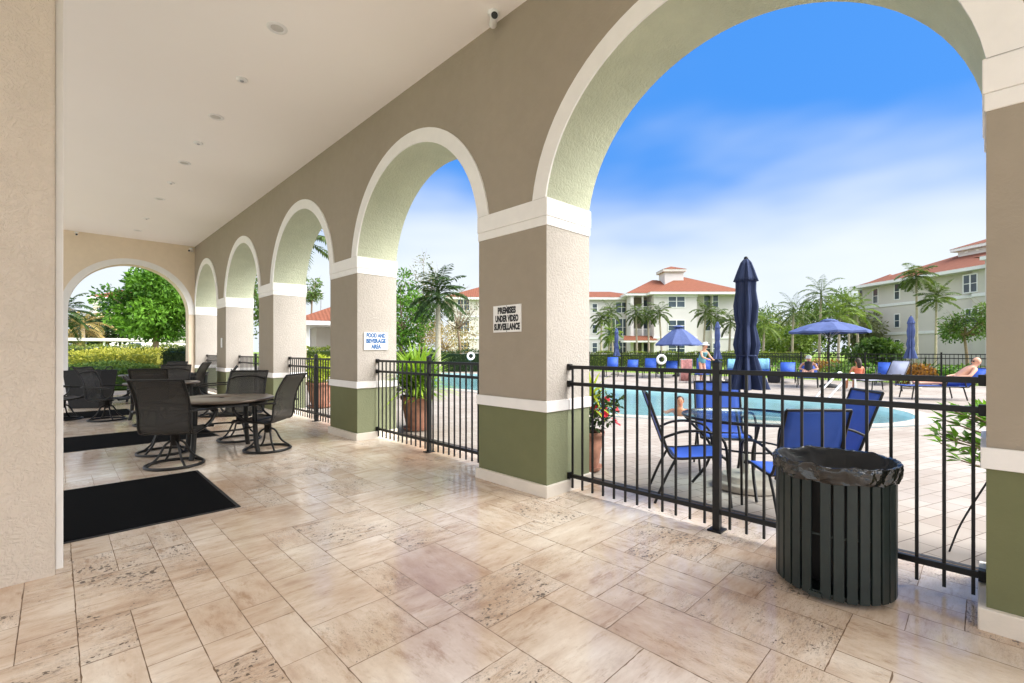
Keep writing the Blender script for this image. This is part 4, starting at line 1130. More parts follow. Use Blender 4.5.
for k in range(16):
    a = r0.uniform(.75, 2.6); e = r0.uniform(.35, .60); tip = Vector((.28 * math.cos(a) - .05, e, r0.uniform(.62, .98)))
    pts = smooth_pts([(0, 0, .36), (tip.x * .3, tip.y * .35, tip.z * .8), tip], 5); st.tube(pts, .005, 5)
    for q in pts[6:]:
        for _ in range(3): leaf(mb, q, Vector((r0.uniform(-.5, .5), r0.uniform(.0, 1), r0.uniform(-.3, .8))), Vector((0, 0, 1)), r0.uniform(.07, .12), .038, r0.uniform(.3, 1), .2)
st.build('stems', M['bark'], p4); mb.build('foliage', M['leaf_bright'], p4)
cane = thing('plant_cane', 'thin dark cane leaning from the deck towards the right hand pier', 'cane', (4.32, .17, 0))
MB().tube(smooth_pts([(0, 0, -.012), (0, -.06, .2), (0, -.19, .52), (.02, -.28, .72)], 5), .006, 6).build('stalk', M['rubber'], cane)

# ---- palms
PS = [ # u, z, v of crown base, label, frond length, leaf
    (601, 47, 318, 'slender palm leftmost before the white apartment block', 1.45, 'leaf_palm'),
    (613, 50, 312, 'palm with the highest crown beside the balconies of the white block', 1.6, 'leaf_palm'),
    (607, 42, 334, 'short palm low before the balconies of the white block', 1.45, 'leaf_palm_lime'),
    (637, 50, 313, 'palm before the stacked balconies left of the white block entrance', 1.5, 'leaf_palm'),
    (649, 52, 315, 'palm overlapping the edge of the balconies on the white block', 1.5, 'leaf_palm'),
    (662, 49, 312, 'palm above the open umbrella before the white block', 1.6, 'leaf_palm'),
    (703, 46, 312, 'palm before the right hand windows of the white block', 1.6, 'leaf_palm'),
    (716, 48, 316, 'palm above the furled umbrella behind the railing post', 1.5, 'leaf_palm'),
    (729, 45, 321, 'bushy crowned palm at the right corner of the white block', 1.6, 'leaf_palm'),
    (763, 44, 325, 'light green palm right of the tall furled umbrella', 2.0, 'leaf_palm_lime'),
    (792, 47, 312, 'palm leaning at the left side of the palm grove', 2.3, 'leaf_palm'),
    (819, 44, 296, 'tallest palm in the grove above the wide open umbrella', 2.3, 'leaf_palm'),
    (838, 40, 315, 'palm in the middle of the grove above the open umbrella', 2.0, 'leaf_palm_lime'),
    (858, 42, 310, 'palm at the right side of the grove next to the greige building', 2.2, 'leaf_palm_lime'),
    (849, 48, 304, 'thin palm top standing behind the right side of the grove', 1.6, 'leaf_palm'),
]
for i, (u, z, v, lb, L, lm) in enumerate(PS):
    palm(lb, at(u, z), hz(v, z) - .25, L, 20, 20 + i, lm, .10, .85, .3, .46, el=(-.6, 1.3))
palm('tall slim palm before the greige building rising to its roof', at(917, 27), hz(279, 27), 1.15, 18, 61, 'leaf_palm', .06, .95, .25, .42, el=(-.5, 1.2))
palm('lower palm with a fan of raised fronds before the greige building', at(935.5, 26), hz(301, 26), 1.15, 18, 62, 'leaf_palm', .06, .7, .05, .38, el=(-.2, 1.35))
palm('royal palm with a thick pale trunk seen through the second arch', at(438, 27), hz(299, 27), 1.95, 26, 63, 'leaf_dark', .15, .7, .05, .6, el=(-.7, 1.4))
palm('palm whose fronds hang into the third arch beside the banded pier', at(303, 19), hz(243, 19), 2.2, 16, 64, 'leaf_palm', .12, .9, .1, .5)
palm('dark palm at the left edge of the end arch', at(64, 33), hz(316, 33), 2.0, 18, 65, 'leaf_dark', .15, .8, .1, .6, el=(-.7, 1.2))
palm('shaggy palm low behind the white car in the end arch', at(84, 40), hz(328, 40), 2.6, 18, 66, 'leaf_straw', .16, .8, .1, .6, el=(-.7, 1.2))

# ---- broad trees
tree('shade_tree', 'large bright green shade tree filling the end arch', 'tree', at(155, 23.5), 6, (1.85, 1.85, 1.8), 3.65, 'leaf_bright', 11000, .24, 5, 46, None, .14, .40)
tree('shade_tree', 'dark round tree left of the bright tree in the end arch', 'tree', at(100, 46), 5, (3.0, 3.0, 2.1), 3.4, 'leaf_dark', 3000, .42, 6, 16)
tree('shade_tree', 'bright leafy tree at the left side of the second arch', 'tree', at(401, 31), 6, (2.0, 2.0, 2.4), 3.9, 'leaf_bright', 3600, .26, 7, 22)
tree('bare_tree', 'sparse grey tree rising behind the royal palm', 'tree', at(423, 34), 9, (1.9, 1.9, 2.7), 5.4, 'leaf_grey', 900, .2, 8, 22, 'thin leaved trees in the second arch', .10, .30, 'bark', 5)
tree('bare_tree', 'sparse twiggy tree before the building in the second arch', 'tree', at(460, 31), 7, (1.6, 1.6, 2.2), 3.9, 'leaf_grey', 420, .16, 9, 22, 'thin leaved trees in the second arch', .09, .30, 'bark', 6)
tree('bare_tree', 'pale brushy tree low behind the royal palm trunk', 'tree', at(445, 44), 4, (3.6, 3.6, 2.2), 2.6, 'leaf_straw', 2200, .26, 10, 22, 'thin leaved trees in the second arch', .09, .36, 'bark', 3)
tree('shade_tree', 'tall green tree behind the far arcade piers', 'tree', at(262, 27), 8, (1.8, 1.8, 3.2), 4.6, 'leaf_mid', 3400, .25, 12, 22)
tree('ornamental_tree', 'spindly tree above the red pavilion roof', 'tree', at(312, 37), 7, (1.3, 1.3, 1.6), 6.6, 'leaf_mid', 900, .22, 13, 14, None, .08, .3, 'bark', 2)
tree('ornamental_tree', 'grey green small tree before the greige building at the right', 'tree', at(968, 23), 4, (1.2, 1.2, 1.25), 2.7, 'leaf_mid', 2600, .15, 14, 24, None, .07, .34, 'bark', 2)
grp = 'broad trees behind the palm grove'
for i, (u, z, cz, cr, lm, lb) in enumerate([
        (752, 70, 4.4, (5.5, 5.5, 4.0), 'leaf_mid', 'broad dark tree behind the tall furled umbrella'),
        (778, 78, 4.6, (5.5, 5.5, 4.6), 'leaf_dark', 'broad tree left of the palm grove in the distance'),
        (800, 60, 4.3, (4.8, 4.8, 3.6), 'leaf_grey', 'grey green tree behind the left part of the palm grove'),
        (828, 56, 5.0, (4.6, 4.6, 3.9), 'leaf_mid', 'round tree behind the wide open umbrella'),
        (853, 54, 3.6, (3.0, 3.0, 2.8), 'leaf_grey', 'grey green tree left of the greige building'),
        (872, 40, 1.2, (1.7, 1.7, 1.1), 'leaf_mid', 'low bushy tree at the corner of the greige building'),
        (786, 50, 2.2, (3.2, 3.2, 2.2), 'leaf_palm_lime', 'light green bushy tree above the parked silver car')]):
    tree('shade_tree', lb, 'tree', at(u, z), 6, cr, cz, lm, 2400, .42, 30 + i, 18, grp, .12, .42)
# ---- hedges and planting
hedge('hedge', 'long clipped hedge in front of the white apartment block', at(575, 40), at(800, 40), 1.2, 1.15, 'leaf_hedge', 3600, .16, 2)
hedge('hedge', 'yellow green clipped hedge beyond the end arch', at(84, 19.5), at(172, 17.5), 1.2, 1.32, 'leaf_yellow', 3600, .10, 3)
hedge('hedge', 'low green hedge in front of the yellow one', at(72, 16.8), at(150, 16.3), .9, .86, 'leaf_mid', 2400, .09, 4)
hedge('hedge', 'dark upright shrub block at the right side of the end arch', at(171, 16.4), at(204, 16.4), .9, 1.42, 'leaf_dark', 1800, .08, 5)
hedge('hedge', 'long dark hedge behind the yellow one beyond the end arch', at(55, 30), at(215, 27), 1.0, 1.6, 'leaf_hedge', 2600, .13, 6)
hedge('hedge', 'clipped hedge in front of the red roofed pavilion', at(285, 24.5), at(345, 24.5), 1.0, 1.5, 'leaf_hedge', 1400, .12, 7)
hedge('hedge', 'dark hedge behind the pool seen through the second arch', at(385, 30), at(520, 30), 1.0, 1.3, 'leaf_dark', 2000, .13, 8)
rp = random.Random(9)
def bed_plant(name, label, cat, loc, lm, n, L, W, el=(.3, 1.4), grp=None):
    t = thing(name, label, cat, loc, 0, grp); mb = MB(); tuft(mb, (0, 0, .05), n, L, W, rp, el, .5, .6); mb.build('leaves', M[lm], t); MB().lathe([(.08, -.05), (.05, .12)], 8).build('stem', M['bark'], t); return t
def bed_bush(label, loc, rad, lm, n, L, grp):
    t = thing('border_shrub', label, 'shrub', loc, 0, grp); mb = MB()
    for k in range(12): a = rp.uniform(0, 2 * PI); e = rp.uniform(0, .7); clump(mb, (rad[0] * e * math.cos(a), rad[0] * e * math.sin(a), rad[2] * rp.uniform(.5, 1.3)), (rad[0] * .5, rad[0] * .5, rad[2] * .5), n // 12, L, rp, .5, .4)
    mb.build('foliage', M[lm], t); MB().tube([(0, 0, -.05), (0, 0, rad[2])], .03, 6).build('stem', M['bark'], t)
gb = 'planting bed beyond the perimeter fence'
bed_plant('spiky_plant', 'dark spiky plant beyond the fence left of the right hand furled umbrella', 'plant', at(897, 19.5), 'leaf_dark', 26, 1.25, .10, (.5, 1.5), gb)
bed_plant('spiky_plant', 'dark spiky plant beyond the fence right of the right hand furled umbrella', 'plant', at(923, 19.5), 'leaf_dark', 26, 1.3, .10, (.5, 1.5), gb)
for u, z, rad, lm, lb in ((880, 20.5, (.9, .9, .45), 'leaf_bright', 'bright shrub beyond the fence behind the seated woman'), (908, 19.0, (.55, .55, .42), 'leaf_red', 'reddish shrub under the right hand furled umbrella'),
                          (926, 19.2, (.6, .6, .5), 'leaf_red', 'orange leaved shrub right of the furled umbrella'), (945, 19.4, (.9, .9, .42), 'leaf_bright', 'bright green shrub behind the bald man'),
                          (968, 19.2, (.8, .8, .45), 'leaf_mid', 'darker shrub behind the backrest of the bald man'), (840, 23.5, (1.0, 1.0, .5), 'leaf_mid', 'green shrub beyond the fence below the open umbrella'),
                          (822, 27, (1.0, 1.0, .5), 'leaf_red', 'reddish shrub beyond the fence left of the umbrella pole'), (790, 27, (1.2, 1.2, .45), 'leaf_bright', 'bright shrub beyond the fence behind the white capped person')):
    bed_bush(lb, at(u, z), rad, lm, 700, .14, gb)

# ================================================================== BUILDINGS
def window(par, x0, x1, z0, z1, y, n=2, fr=.12):
    w = MB(); a = .09
    w.box(x0 - a, x1 + a, y - .06, y + .02, z0 - a, z0); w.box(x0 - a, x1 + a, y - .06, y + .02, z1, z1 + a); w.box(x0 - a, x0, y - .058, y + .02, z0, z1); w.box(x1, x1 + a, y - .058, y + .02, z0, z1)
    for k in range(1, n): xm = x0 + (x1 - x0) * k / n; w.box(xm - .06, xm + .06, y - .056, y + .02, z0, z1)
    zm = z0 + (z1 - z0) * .5; w.box(x0, x1, y - .04, y + .02, zm - .03, zm + .03)
    o = w.build('window', M['white_paint'], par)
    MB().box(x0 - .01, x1 + .01, y - .02, y + .015, z0 - .01, z1 + .01).build('pane', M['win_glass'], o)
    return o
def hip(mb, x0, x1, y0, y1, z, zr, ov=.6, ins=None):
    x0 -= ov; x1 += ov; y0 -= ov; y1 += ov; yr = (y0 + y1) / 2; d = ins if ins is not None else min((y1 - y0) / 2, (x1 - x0) / 2)
    a, b = x0 + d, x1 - d
    if b < a: a = b = (x0 + x1) / 2
    v = [(x0, y0, z), (x1, y0, z), (x1, y1, z), (x0, y1, z), (a, yr, zr), (b, yr, zr)]
    mb.add(v, [(0, 1, 5, 4), (1, 2, 5), (2, 3, 4, 5), (3, 0, 4), (3, 2, 1, 0)])
def eave(mb, x0, x1, y0, y1, z, ov=.6, h=.32): mb.box(x0 - ov + .02, x1 + ov - .02, y0 - ov + .02, y1 + ov - .02, z - h, z - .003)

def apartment_left():
    z0 = 62.0; u0 = 695; k = z0 / FPX; X = lambda u, dz=0: ((u - 512) * (z0 + dz) - (u0 - 512) * z0) / FPX
    Z = lambda v, dz=0: hz(v, z0 + dz)
    t = thing('apartment_block', 'white three storey apartment block with balconies and a red hipped roof', 'building', at(u0, z0), -TH)
    w = MB()
    w.box(X(654), X(697), 0, 11, -.1, 9.1); w.box(X(697, 1.5), X(741, 1.5), 1.5, 11, -.1, 9.1, 1)
    w.box(X(712, .9), X(741, .9), .9, 1.499, -.1, 9.1, 0)
    w.box(X(540, 4), X(631, 4), 4, 12, -.1, 8.8)
    for zz in (0, 3.05, 6.1): w.box(X(631, 1), X(654) - .003, 1.0, 10, zz - .1 if zz else -.1, zz + .22)
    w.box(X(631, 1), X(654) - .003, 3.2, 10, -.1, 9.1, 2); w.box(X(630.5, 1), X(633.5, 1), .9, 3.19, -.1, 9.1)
    w.box(X(642, 1), X(643.5, 1), .95, 1.2, -.1, 9.1)
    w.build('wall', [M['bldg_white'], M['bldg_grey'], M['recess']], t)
    b = MB(); b.box(X(653.4), X(697.4), -.08, -.001, 2.95, 3.2); b.box(X(712, .9), X(741.3, .9), .82, .899, 2.95, 3.2)
    b.box(X(653.4), X(697.4), -.10, -.002, 8.5, 8.78); b.box(X(540, 4), X(631, 4), 3.92, 3.999, 2.95, 3.2); b.build('belt_band', M['white_paint'], t)
    for va, vb in ((295.5, 307), (320.5, 330.5), (343.5, 353.5)):
        window(t, X(668.5), X(684.5), Z(vb), Z(va), 0)
        window(t, X(704, 1.5), X(711, 1.5) , Z(vb, 1.5), Z(va, 1.5), 1.5, 1); window(t, X(713, .9), X(718, .9), Z(vb, .9), Z(va, .9), .9, 1)
    for va, vb in ((304, 312), (325, 333), (343, 352)): window(t, X(592.5, 4), X(597, 4), Z(vb, 4), Z(va, 4), 4, 1)
    window(t, X(616, 4), X(627, 4), Z(312.5, 4), Z(302.5, 4), 4)
    for a, b_, va, vb in ((608, 630, 319, 335.5), (608, 630, 341, 353)):
        o = window(t, X(a, 4), X(b_, 4), Z(vb, 4), Z(va, 4), 4, 3)
    for va, vb in ((298, 311), (318, 336), (342, 355)):
        d = MB(); d.box(X(645, 2), X(652, 2), 3.14, 3.19, Z(vb, 3), Z(va, 3) - .3); d.build('balcony_door', M['win_glass'], t)
    for zz in (3.27, 6.32):
        r = MB(); r.box(X(634, 1), X(654) - .02, 1.02, 1.07, zz + .95, zz + 1.02)
        n = 22
        for i in range(n + 1): xx = X(634, 1) + (X(654) - .04 - X(634, 1)) * i / n; r.box(xx, xx + .03, 1.03, 1.06, zz, zz + .95)
        r.build('balcony_railing', M['white_paint'], t)
    rf = MB(); hip(rf, X(654), X(741), 0, 11, 9.12, 12.0, .7); hip(rf, X(630, 1), X(706), 1.2, 11.5, 9.10, 11.7, .6, 5.2); hip(rf, X(540, 4), X(644, 4), 4, 12, 8.85, 10.2, .6)
    rf.add([(X(622, 0), -.9, Z(340.5)), (X(656, 0), -.9, Z(340.5)), (X(655), 1.0, Z(335.5)), (X(624, 1), 1.0, Z(335.5))], [(0, 1, 2, 3)])
    rf.build('roof', M['roof'], t)
    ev = MB(); eave(ev, X(654), X(741), 0, 11, 9.12, .7); eave(ev, X(629, 1), X(653.9), 1.2, 11.5, 9.10, .55); eave(ev, X(540, 4), X(629, 4), 4, 12, 8.85); ev.box(X(622.3), X(655.7), -.86, .99, Z(340.5) - .25, Z(340.5) - .01); ev.build('eave_fascia', M['white_paint'], t)
    tw = MB(); tx0, tx1 = X(662.5, 5), X(681, 5); tw.box(tx0, tx1, 4, 4 + tx1 - tx0, 9.2, Z(270.5, 5)); o = tw.build('roof_tower', M['bldg_white'], t)
    tr = MB(); hip(tr, tx0, tx1, 4, 4 + tx1 - tx0, Z(270.5, 5) + .01, Z(266, 5), .35); tr.build('roof', M['roof'], o)
    te = MB(); eave(te, tx0, tx1, 4, 4 + tx1 - tx0, Z(270.5, 5), .33, .35); te.box(tx0 + .6, tx1 - .6, 3.94, 3.999, Z(274.5, 5), Z(273.2, 5)); te.build('eave_fascia', M['bldg_grey'], o)
apartment_left()

def apartment_right():
    A = Vector((69.6, 10.4)); B = Vector((61.7, 0.5)); d = (B - A).normalized(); rz = math.atan2(d.y, d.x)
    t = thing('apartment_block', 'greige three storey apartment block with white framed windows and a red roof', 'building', (A.x, A.y, 0), rz)
    nrm = Vector((-d.y, d.x))
    def S(u, off=0):       # local x on the facade plane seen at column u, and the depth there
        a = TH + math.atan((u - 512) / FPX); r = Vector((math.sin(a), math.cos(a))); P0 = A + nrm * off
        den = r.x * d.y - r.y * d.x; s = (P0.x * d.y - P0.y * d.x) / den; P = r * s; return (P - P0).dot(d), P.x * ST + P.y * CT
    L = 12.7; w = MB()
    w.box(0, L, 0, 14, -.1, 9.1); w.box(L, L + 2.2, -.6, 13, -.1, 9.1, 1); w.box(L + 2.2, L + 12, -2.0, 13, -.1, 9.6, 2)
    w.box(-1.6, -.001, .9, 6, -.1, 9.1, 2)
    w.build('wall', [M['bldg_grey'], M['bldg_sage'], M['bldg_white']], t)
    b = MB()
    for zz in (3.1, 6.35): b.box(-.05, L, -.09, -.001, zz, zz + .3); b.box(-1.65, -.06, .8, .899, zz, zz + .3); b.box(L + .01, L + 2.19, -.69, -.601, zz, zz + .3)
    b.build('belt_band', M['white_paint'], t)
    def win(ua, ub, va, vb, off=0, n=2):
        xa, za = S(ua, off); xb, zb = S(ub, off); zc = (za + zb) / 2; window(t, min(xa, xb), max(xa, xb), hz(vb, zc), hz(va, zc), off, n)
    for va, vb in ((289, 303), (317.5, 329), (343, 352)):
        window(t, -1.35, -.45, hz(vb, 56), hz(va, 56), .9, 1)
        win(873.5, 878, va, vb, 0, 1); win(895, 899.5, va - (5 if va < 300 else 3), vb - (4 if va < 300 else 2), 0, 1)
    win(964, 977, 275, 292, -.6, 2); win(966, 978, 309, 324, -.6, 2)
    rf = MB(); hip(rf, 0, L + 4, 0, 14, 9.12, 12.2, .7); hip(rf, L + 2.2, L + 12, -2, 13, 9.65, 12.0, .6); hip(rf, -1.6, 2, .9, 6, 9.11, 10.6, .5); rf.build('roof', M['roof'], t)
    ev = MB(); eave(ev, 0, L + 2.2, -.6, 14, 9.12, .6); eave(ev, L + 2.81, L + 12, -2, 13, 9.64, .6); eave(ev, -1.6, -.61, .9, 6, 9.11, .5); ev.build('eave_fascia', M['white_paint'], t)
    x0, zc = S(958, 5); tw = MB(); tw.box(x0, x0 + 6, 5, 10, 9.5, hz(250, zc)); o = tw.build('roof_tower', M['bldg_white'], t)
    tr = MB(); hip(tr, x0, x0 + 6, 5, 10, hz(249, zc), hz(238.5, zc), .5); tr.build('roof', M['roof'], o)
    te = MB(); eave(te, x0, x0 + 6, 5, 10, hz(249, zc) - .002, .48, .3)
    for k in range(5): te.box(x0 + .7 + k * 1.1, x0 + 1.0 + k * 1.1, 4.95, 4.999, hz(254.5, zc), hz(253, zc))
    te.build('eave_fascia', M['white_paint'], o)
apartment_right()

def simple_block(label, u, z, rz, Wd, dep, eavez, ridge, wins, mat='bldg_grey'):
    t = thing('apartment_block', label, 'building', at(u, z), rz)
    MB().box(0, Wd, 0, dep, -.1, eavez).build('wall', M[mat], t)
    rf = MB(); hip(rf, 0, Wd, 0, dep, eavez + .02, ridge, .6); rf.build('roof', M['roof'], t)
    ev = MB(); eave(ev, 0, Wd, 0, dep, eavez + .01, .6); ev.build('eave_fascia', M['white_paint'], t)
    bb = MB()
    for zz in (3.0, 6.1): bb.box(-.03, Wd + .03, -.08, -.001, zz, zz + .25)
    bb.build('belt_band', M['white_paint'], t)
    for xa, xb in wins:
        for zz in (1.0, 4.1, 7.1): window(t, xa, xb, zz, zz + 1.5, 0)
simple_block('grey apartment block with red roof seen through the second arch', 448, 66, -TH + .12, 14, 10, 8.9, 11.2, [(1.4, 3.0), (5.5, 7.1), (9.5, 11.1)], 'bldg_grey')
simple_block('pale apartment block peeping out behind the bright shade tree', 93, 68, -.05, 14, 10, 9.2, 11.4, [(.6, 1.8), (4.0, 5.5)], 'bldg_grey')

pv = thing('pavilion', 'small pavilion with white posts and a red tiled hip roof', 'pavilion', at(302, 31), -.25)
rf = MB(); hip(rf, 0, 6, 0, 6, 3.35, 4.9, .6); rf.build('roof', M['roof'], pv)
ev = MB(); eave(ev, 0, 6, 0, 6, 3.34, .6, .28); ev.build('eave_fascia', M['white_paint'], pv)
for x in (.2, 2.6, 5.6):
    for y in (.2, 5.6): MB().box(x, x + .3, y, y + .3, -.05, 3.06).build('post', M['white_paint'], pv)
MB().box(1.2, 5.4, 2.5, 5.4, -.05, 3.05).build('inner_wall', M['bldg_grey'], pv)
lpst = thing('lamp_post', 'dark slim lamp post rising behind the red pavilion roof', 'lamp post', at(321, 40))
MB().tube([(0, 0, -.05), (0, 0, 6.3)], .05, 8).build('pole', M['grey_alu'], lpst)
MB().box(-.35, .1, -.1, .1, 6.3, 6.4).build('lamp_head', M['grey_alu'], lpst)
cpt = thing('carport', 'pale flat carport roof over the parked cars beyond the end arch', 'carport', at(62, 38), -.12)
MB().box(-3, 12, 0, 5.5, 2.15, 2.4).build('roof', M['bldg_grey'], cpt)
for x in (-2, 2.5, 7, 11.5): MB().box(x, x + .15, .3, .45, -.05, 2.15).build('post', M['white_paint'], cpt)

def car(label, loc, rz, paint):
    t = thing('parked_car', label, 'car', loc, rz, 'cars parked along the road')
    def ext(prof, w, name, mat, par, ins=0):
        mb = MB(); n = len(prof); v = [(x, -w, z) for x, z in prof] + [(x, w, z) for x, z in prof]
        if ins: v = [(x, (-1 if i < n else 1) * (w - ins * max(0, (z - .85) / .6)), z) for i, (x, y, z) in enumerate(v)]
        mb.add(v, [tuple(range(n))[::-1] if False else tuple(range(n)), tuple(range(2 * n - 1, n - 1, -1))] + [(i, i + n, (i + 1) % n + n, (i + 1) % n) for i in range(n)])
        return mb.build(name, mat, par, 0.03)
    ext([(-2.15, .25), (2.15, .25), (2.2, .55), (2.1, .78), (1.0, .90), (-1.9, .92), (-2.2, .80)], .88, 'body', M[paint], t)
    cab = ext([(1.05, .88), (.35, 1.42), (-1.2, 1.45), (-1.95, .90)], .80, 'cabin', M['dark_glass'], t, .16)
    ext([(.34, 1.41), (.25, 1.47), (-1.1, 1.49), (-1.2, 1.44)], .66, 'roof', M[paint], cab)
    for x in (-1.35, 1.35):
        for s in (-1, 1):
            w = MB(); w.tube([(x, s * .70, .32), (x, s * .90, .32)], .32, 18); o = w.build('wheel', M['rubber'], t)
            MB().tube([(x, s * .905, .32), (x, s * .91, .32)], .2, 14).build('rim', M['grey_alu'], o)
    for s in (-1, 1):
        MB().box(2.13, 2.19, s * .62 - .15, s * .62 + .15, .58, .72).build('headlight', M['plastic_white'], t)
        MB().box(-2.21, -2.15, s * .65 - .12, s * .65 + .12, .62, .78).build('tail_light', M['flower'], t)
car('silver car parked beyond the fence right of the tall furled umbrella', at(783, 56), PI / 2 - .2, 'car_silver')
car('white car parked beyond the hedge at the left side of the end arch', at(70, 30), .2, 'car_white')

# ================================================================== PEOPLE
def person(label, loc, rz, J, skin='skin', hair=None, extras=(), face=(0, 1, 0), scale=1.0, group=None):
    t = thing('person', label, 'person', loc, rz, group)
    order = ['pel', 'spine', 'chest', 'neck', 'head', 'crown']
    R = {'pel': (.135, .12), 'spine': (.125, .105), 'chest': (.14, .115), 'neck': (.055, .055), 'head': (.080, .090), 'crown': (.075, .085),
         'sh': (.055, .055), 'el': (.042, .042), 'wr': (.028, .03), 'ha': (.03, .018), 'hip': (.085, .085), 'kn': (.056, .056), 'an': (.036, .038), 'toe': (.035, .025)}
    vs = []; rad = []; es = []; ix = {}
    def av(k, p, r): ix[k] = len(vs); vs.append(p); rad.append(r)
    for k in order: av(k, J[k], R[k])
    es += [(ix[a], ix[b]) for a, b in zip(order, order[1:])]
    for s in ('l', 'r'):
        prev = 'chest'
        for k in ('sh', 'el', 'wr', 'ha'): av(k + s, J[k + s], R[k]); es.append((ix[prev], ix[k + s])); prev = k + s
        prev = 'pel'
        for k in ('hip', 'kn', 'an', 'toe'): av(k + s, J[k + s], R[k]); es.append((ix[prev], ix[k + s])); prev = k + s
    me = bpy.data.meshes.new('body'); me.from_pydata(vs, es, []); o = bpy.data.objects.new('body', me); COL.objects.link(o)
    md = o.modifiers.new('skin', 'SKIN'); md.use_smooth_shade = True
    lay = me.skin_vertices[0] if me.skin_vertices else None
    if lay is None:
        bm = bmesh.new(); bm.from_mesh(me); bm.verts.layers.skin.verify(); bm.to_mesh(me); bm.free(); lay = me.skin_vertices[0]
    for i, r in enumerate(rad): lay.data[i].radius = r; lay.data[i].use_root = (i == 0)
    sd = o.modifiers.new('sub', 'SUBSURF'); sd.levels = 2; sd.render_levels = 2
    dg = bpy.context.evaluated_depsgraph_get(); em = bpy.data.meshes.new_from_object(o.evaluated_get(dg))
    bpy.data.objects.remove(o)
    mb = MB(); mb.add([v.co.copy() for v in em.vertices], [tuple(p.vertices) for p in em.polygons], 0, .5, True)
    for s in ('l', 'r'):     # fingers
        w = Vector(J['wr' + s]); h = Vector(J['ha' + s]); d = (h - w).normalized(); sx = d.cross(Vector((0, 0, 1)))
        sx = sx.normalized() if sx.length > .1 else Vector((1, 0, 0)); dn = Vector((0, 0, -1))
        for q, l in ((-.027, .062), (-.009, .074), (.009, .070), (.027, .055)):
            b = h + sx * q; mb.tube([b, b + d * l * .5, b + d * l * .9 + dn * .02], [.009, .008, .006], 6)
        sg = 1 if s == 'l' else -1; b = w.lerp(h, .5) + sx * .025 * sg; mb.tube([b, b + sx * .03 * sg + d * .03, b + sx * .035 * sg + d * .065], [.011, .009, .007], 6)
    hd = Vector(J['head']); f = Vector(face).normalized(); side = f.cross(Vector((0, 0, 1))).normalized()
    mb.ball(hd + Vector((0, 0, .03)), (.082, .096, .115), 14)
    nb = hd + f * .092; mb.tube([nb + Vector((0, 0, .045)), nb + f * .022 + Vector((0, 0, .0)), nb + Vector((0, 0, -.008))], [.007, .014, .009], 6)
    for s in (-1, 1):
        mb.ball(hd + f * .084 + side * s * .032 + Vector((0, 0, .04)), (.012, .012, .008), 8, 1); mb.ball(hd + side * s * .084 + Vector((0, 0, .025)), (.014, .022, .03), 8)
    mb.tube([hd + f * .086 + side * .024 - Vector((0, 0, .045)), hd + f * .094 - Vector((0, 0, .045)), hd + f * .086 - side * .024 - Vector((0, 0, .045))], .006, 5, False, 2)
    mb.build('body', [M[skin], M['eye'], M['flower']], t)
    for fn in extras: fn(t, J)
    return t

def sit(lean=.15, knee=.45, hands='lap', seat=.45, legs_down=True):
    ch = Vector((0, -lean * .30, seat + .42)); J = {}
    J['pel'] = (0, 0, seat + .11); J['spine'] = (0, -lean * .12, seat + .26); J['chest'] = tuple(ch)
    J['neck'] = (0, ch.y - lean * .06, ch.z + .17); J['head'] = (0, ch.y - lean * .02 + .01, ch.z + .28); J['crown'] = (0, ch.y - lean * .02, ch.z + .36)
    for s, g in (('l', -1), ('r', 1)):
        J['sh' + s] = (g * .18, ch.y, ch.z + .08); J['el' + s] = (g * .24, ch.y + .08, ch.z - .19)
        J['wr' + s] = (g * .13, ch.y + .28, seat + .24); J['ha' + s] = (g * .09, ch.y + .34, seat + .22)
        J['hip' + s] = (g * .10, .06, seat + .09); J['kn' + s] = (g * .13, knee, seat + .10)
        if legs_down: J['an' + s] = (g * .12, knee + .04, .07); J['toe' + s] = (g * .13, knee + .20, .035)
        else: J['an' + s] = (g * .12, knee + .42, seat + .06); J['toe' + s] = (g * .13, knee + .48, seat + .17)
    return J
def recline(back=48, seat=.37, knees=.0):
    a = math.radians(back); c, s = math.cos(a), math.sin(a); hy = -.36; P = lambda L, up: (0, hy - L * c + up * s, seat + .06 + L * s + up * c); J = {}
    J['pel'] = (0, hy + .08, seat + .12); J['spine'] = P(.22, .10); J['chest'] = P(.42, .11); J['neck'] = P(.60, .10); h = Vector(P(.70, .13)); J['head'] = tuple(h); J['crown'] = (0, h.y - .02, h.z + .08)
    for q, g in (('l', -1), ('r', 1)):
        b = P(.50, .10); J['sh' + q] = (g * .19, b[1], b[2]); J['el' + q] = (g * .30, b[1] + .20, b[2] - .20); J['wr' + q] = (g * .22, b[1] + .42, seat + .26); J['ha' + q] = (g * .16, b[1] + .48, seat + .25)
        J['hip' + q] = (g * .10, hy + .14, seat + .11); J['kn' + q] = (g * .14, hy + .55, seat + .10 + knees); J['an' + q] = (g * .13, hy + .98, seat + .065); J['toe' + q] = (g * .15, hy + 1.03, seat + .20)
    return J
def stand():
    J = {'pel': (0, -.04, .90), 'spine': (0, -.01, 1.06), 'chest': (0, .06, 1.24), 'neck': (0, .10, 1.41), 'head': (0, .14, 1.51), 'crown': (0, .14, 1.59)}
    for q, g in (('l', -1), ('r', 1)):
        J['sh' + q] = (g * .17, .07, 1.31); J['el' + q] = (g * .24, .20, 1.08); J['wr' + q] = (g * .16, .40, .98); J['ha' + q] = (g * .13, .47, .965)
        J['hip' + q] = (g * .09, -.04, .86); J['kn' + q] = (g * .11, .03, .47); J['an' + q] = (g * .12, -.04 + g * .05, .08); J['toe' + q] = (g * .13, .12 + g * .05, .03)
    return J
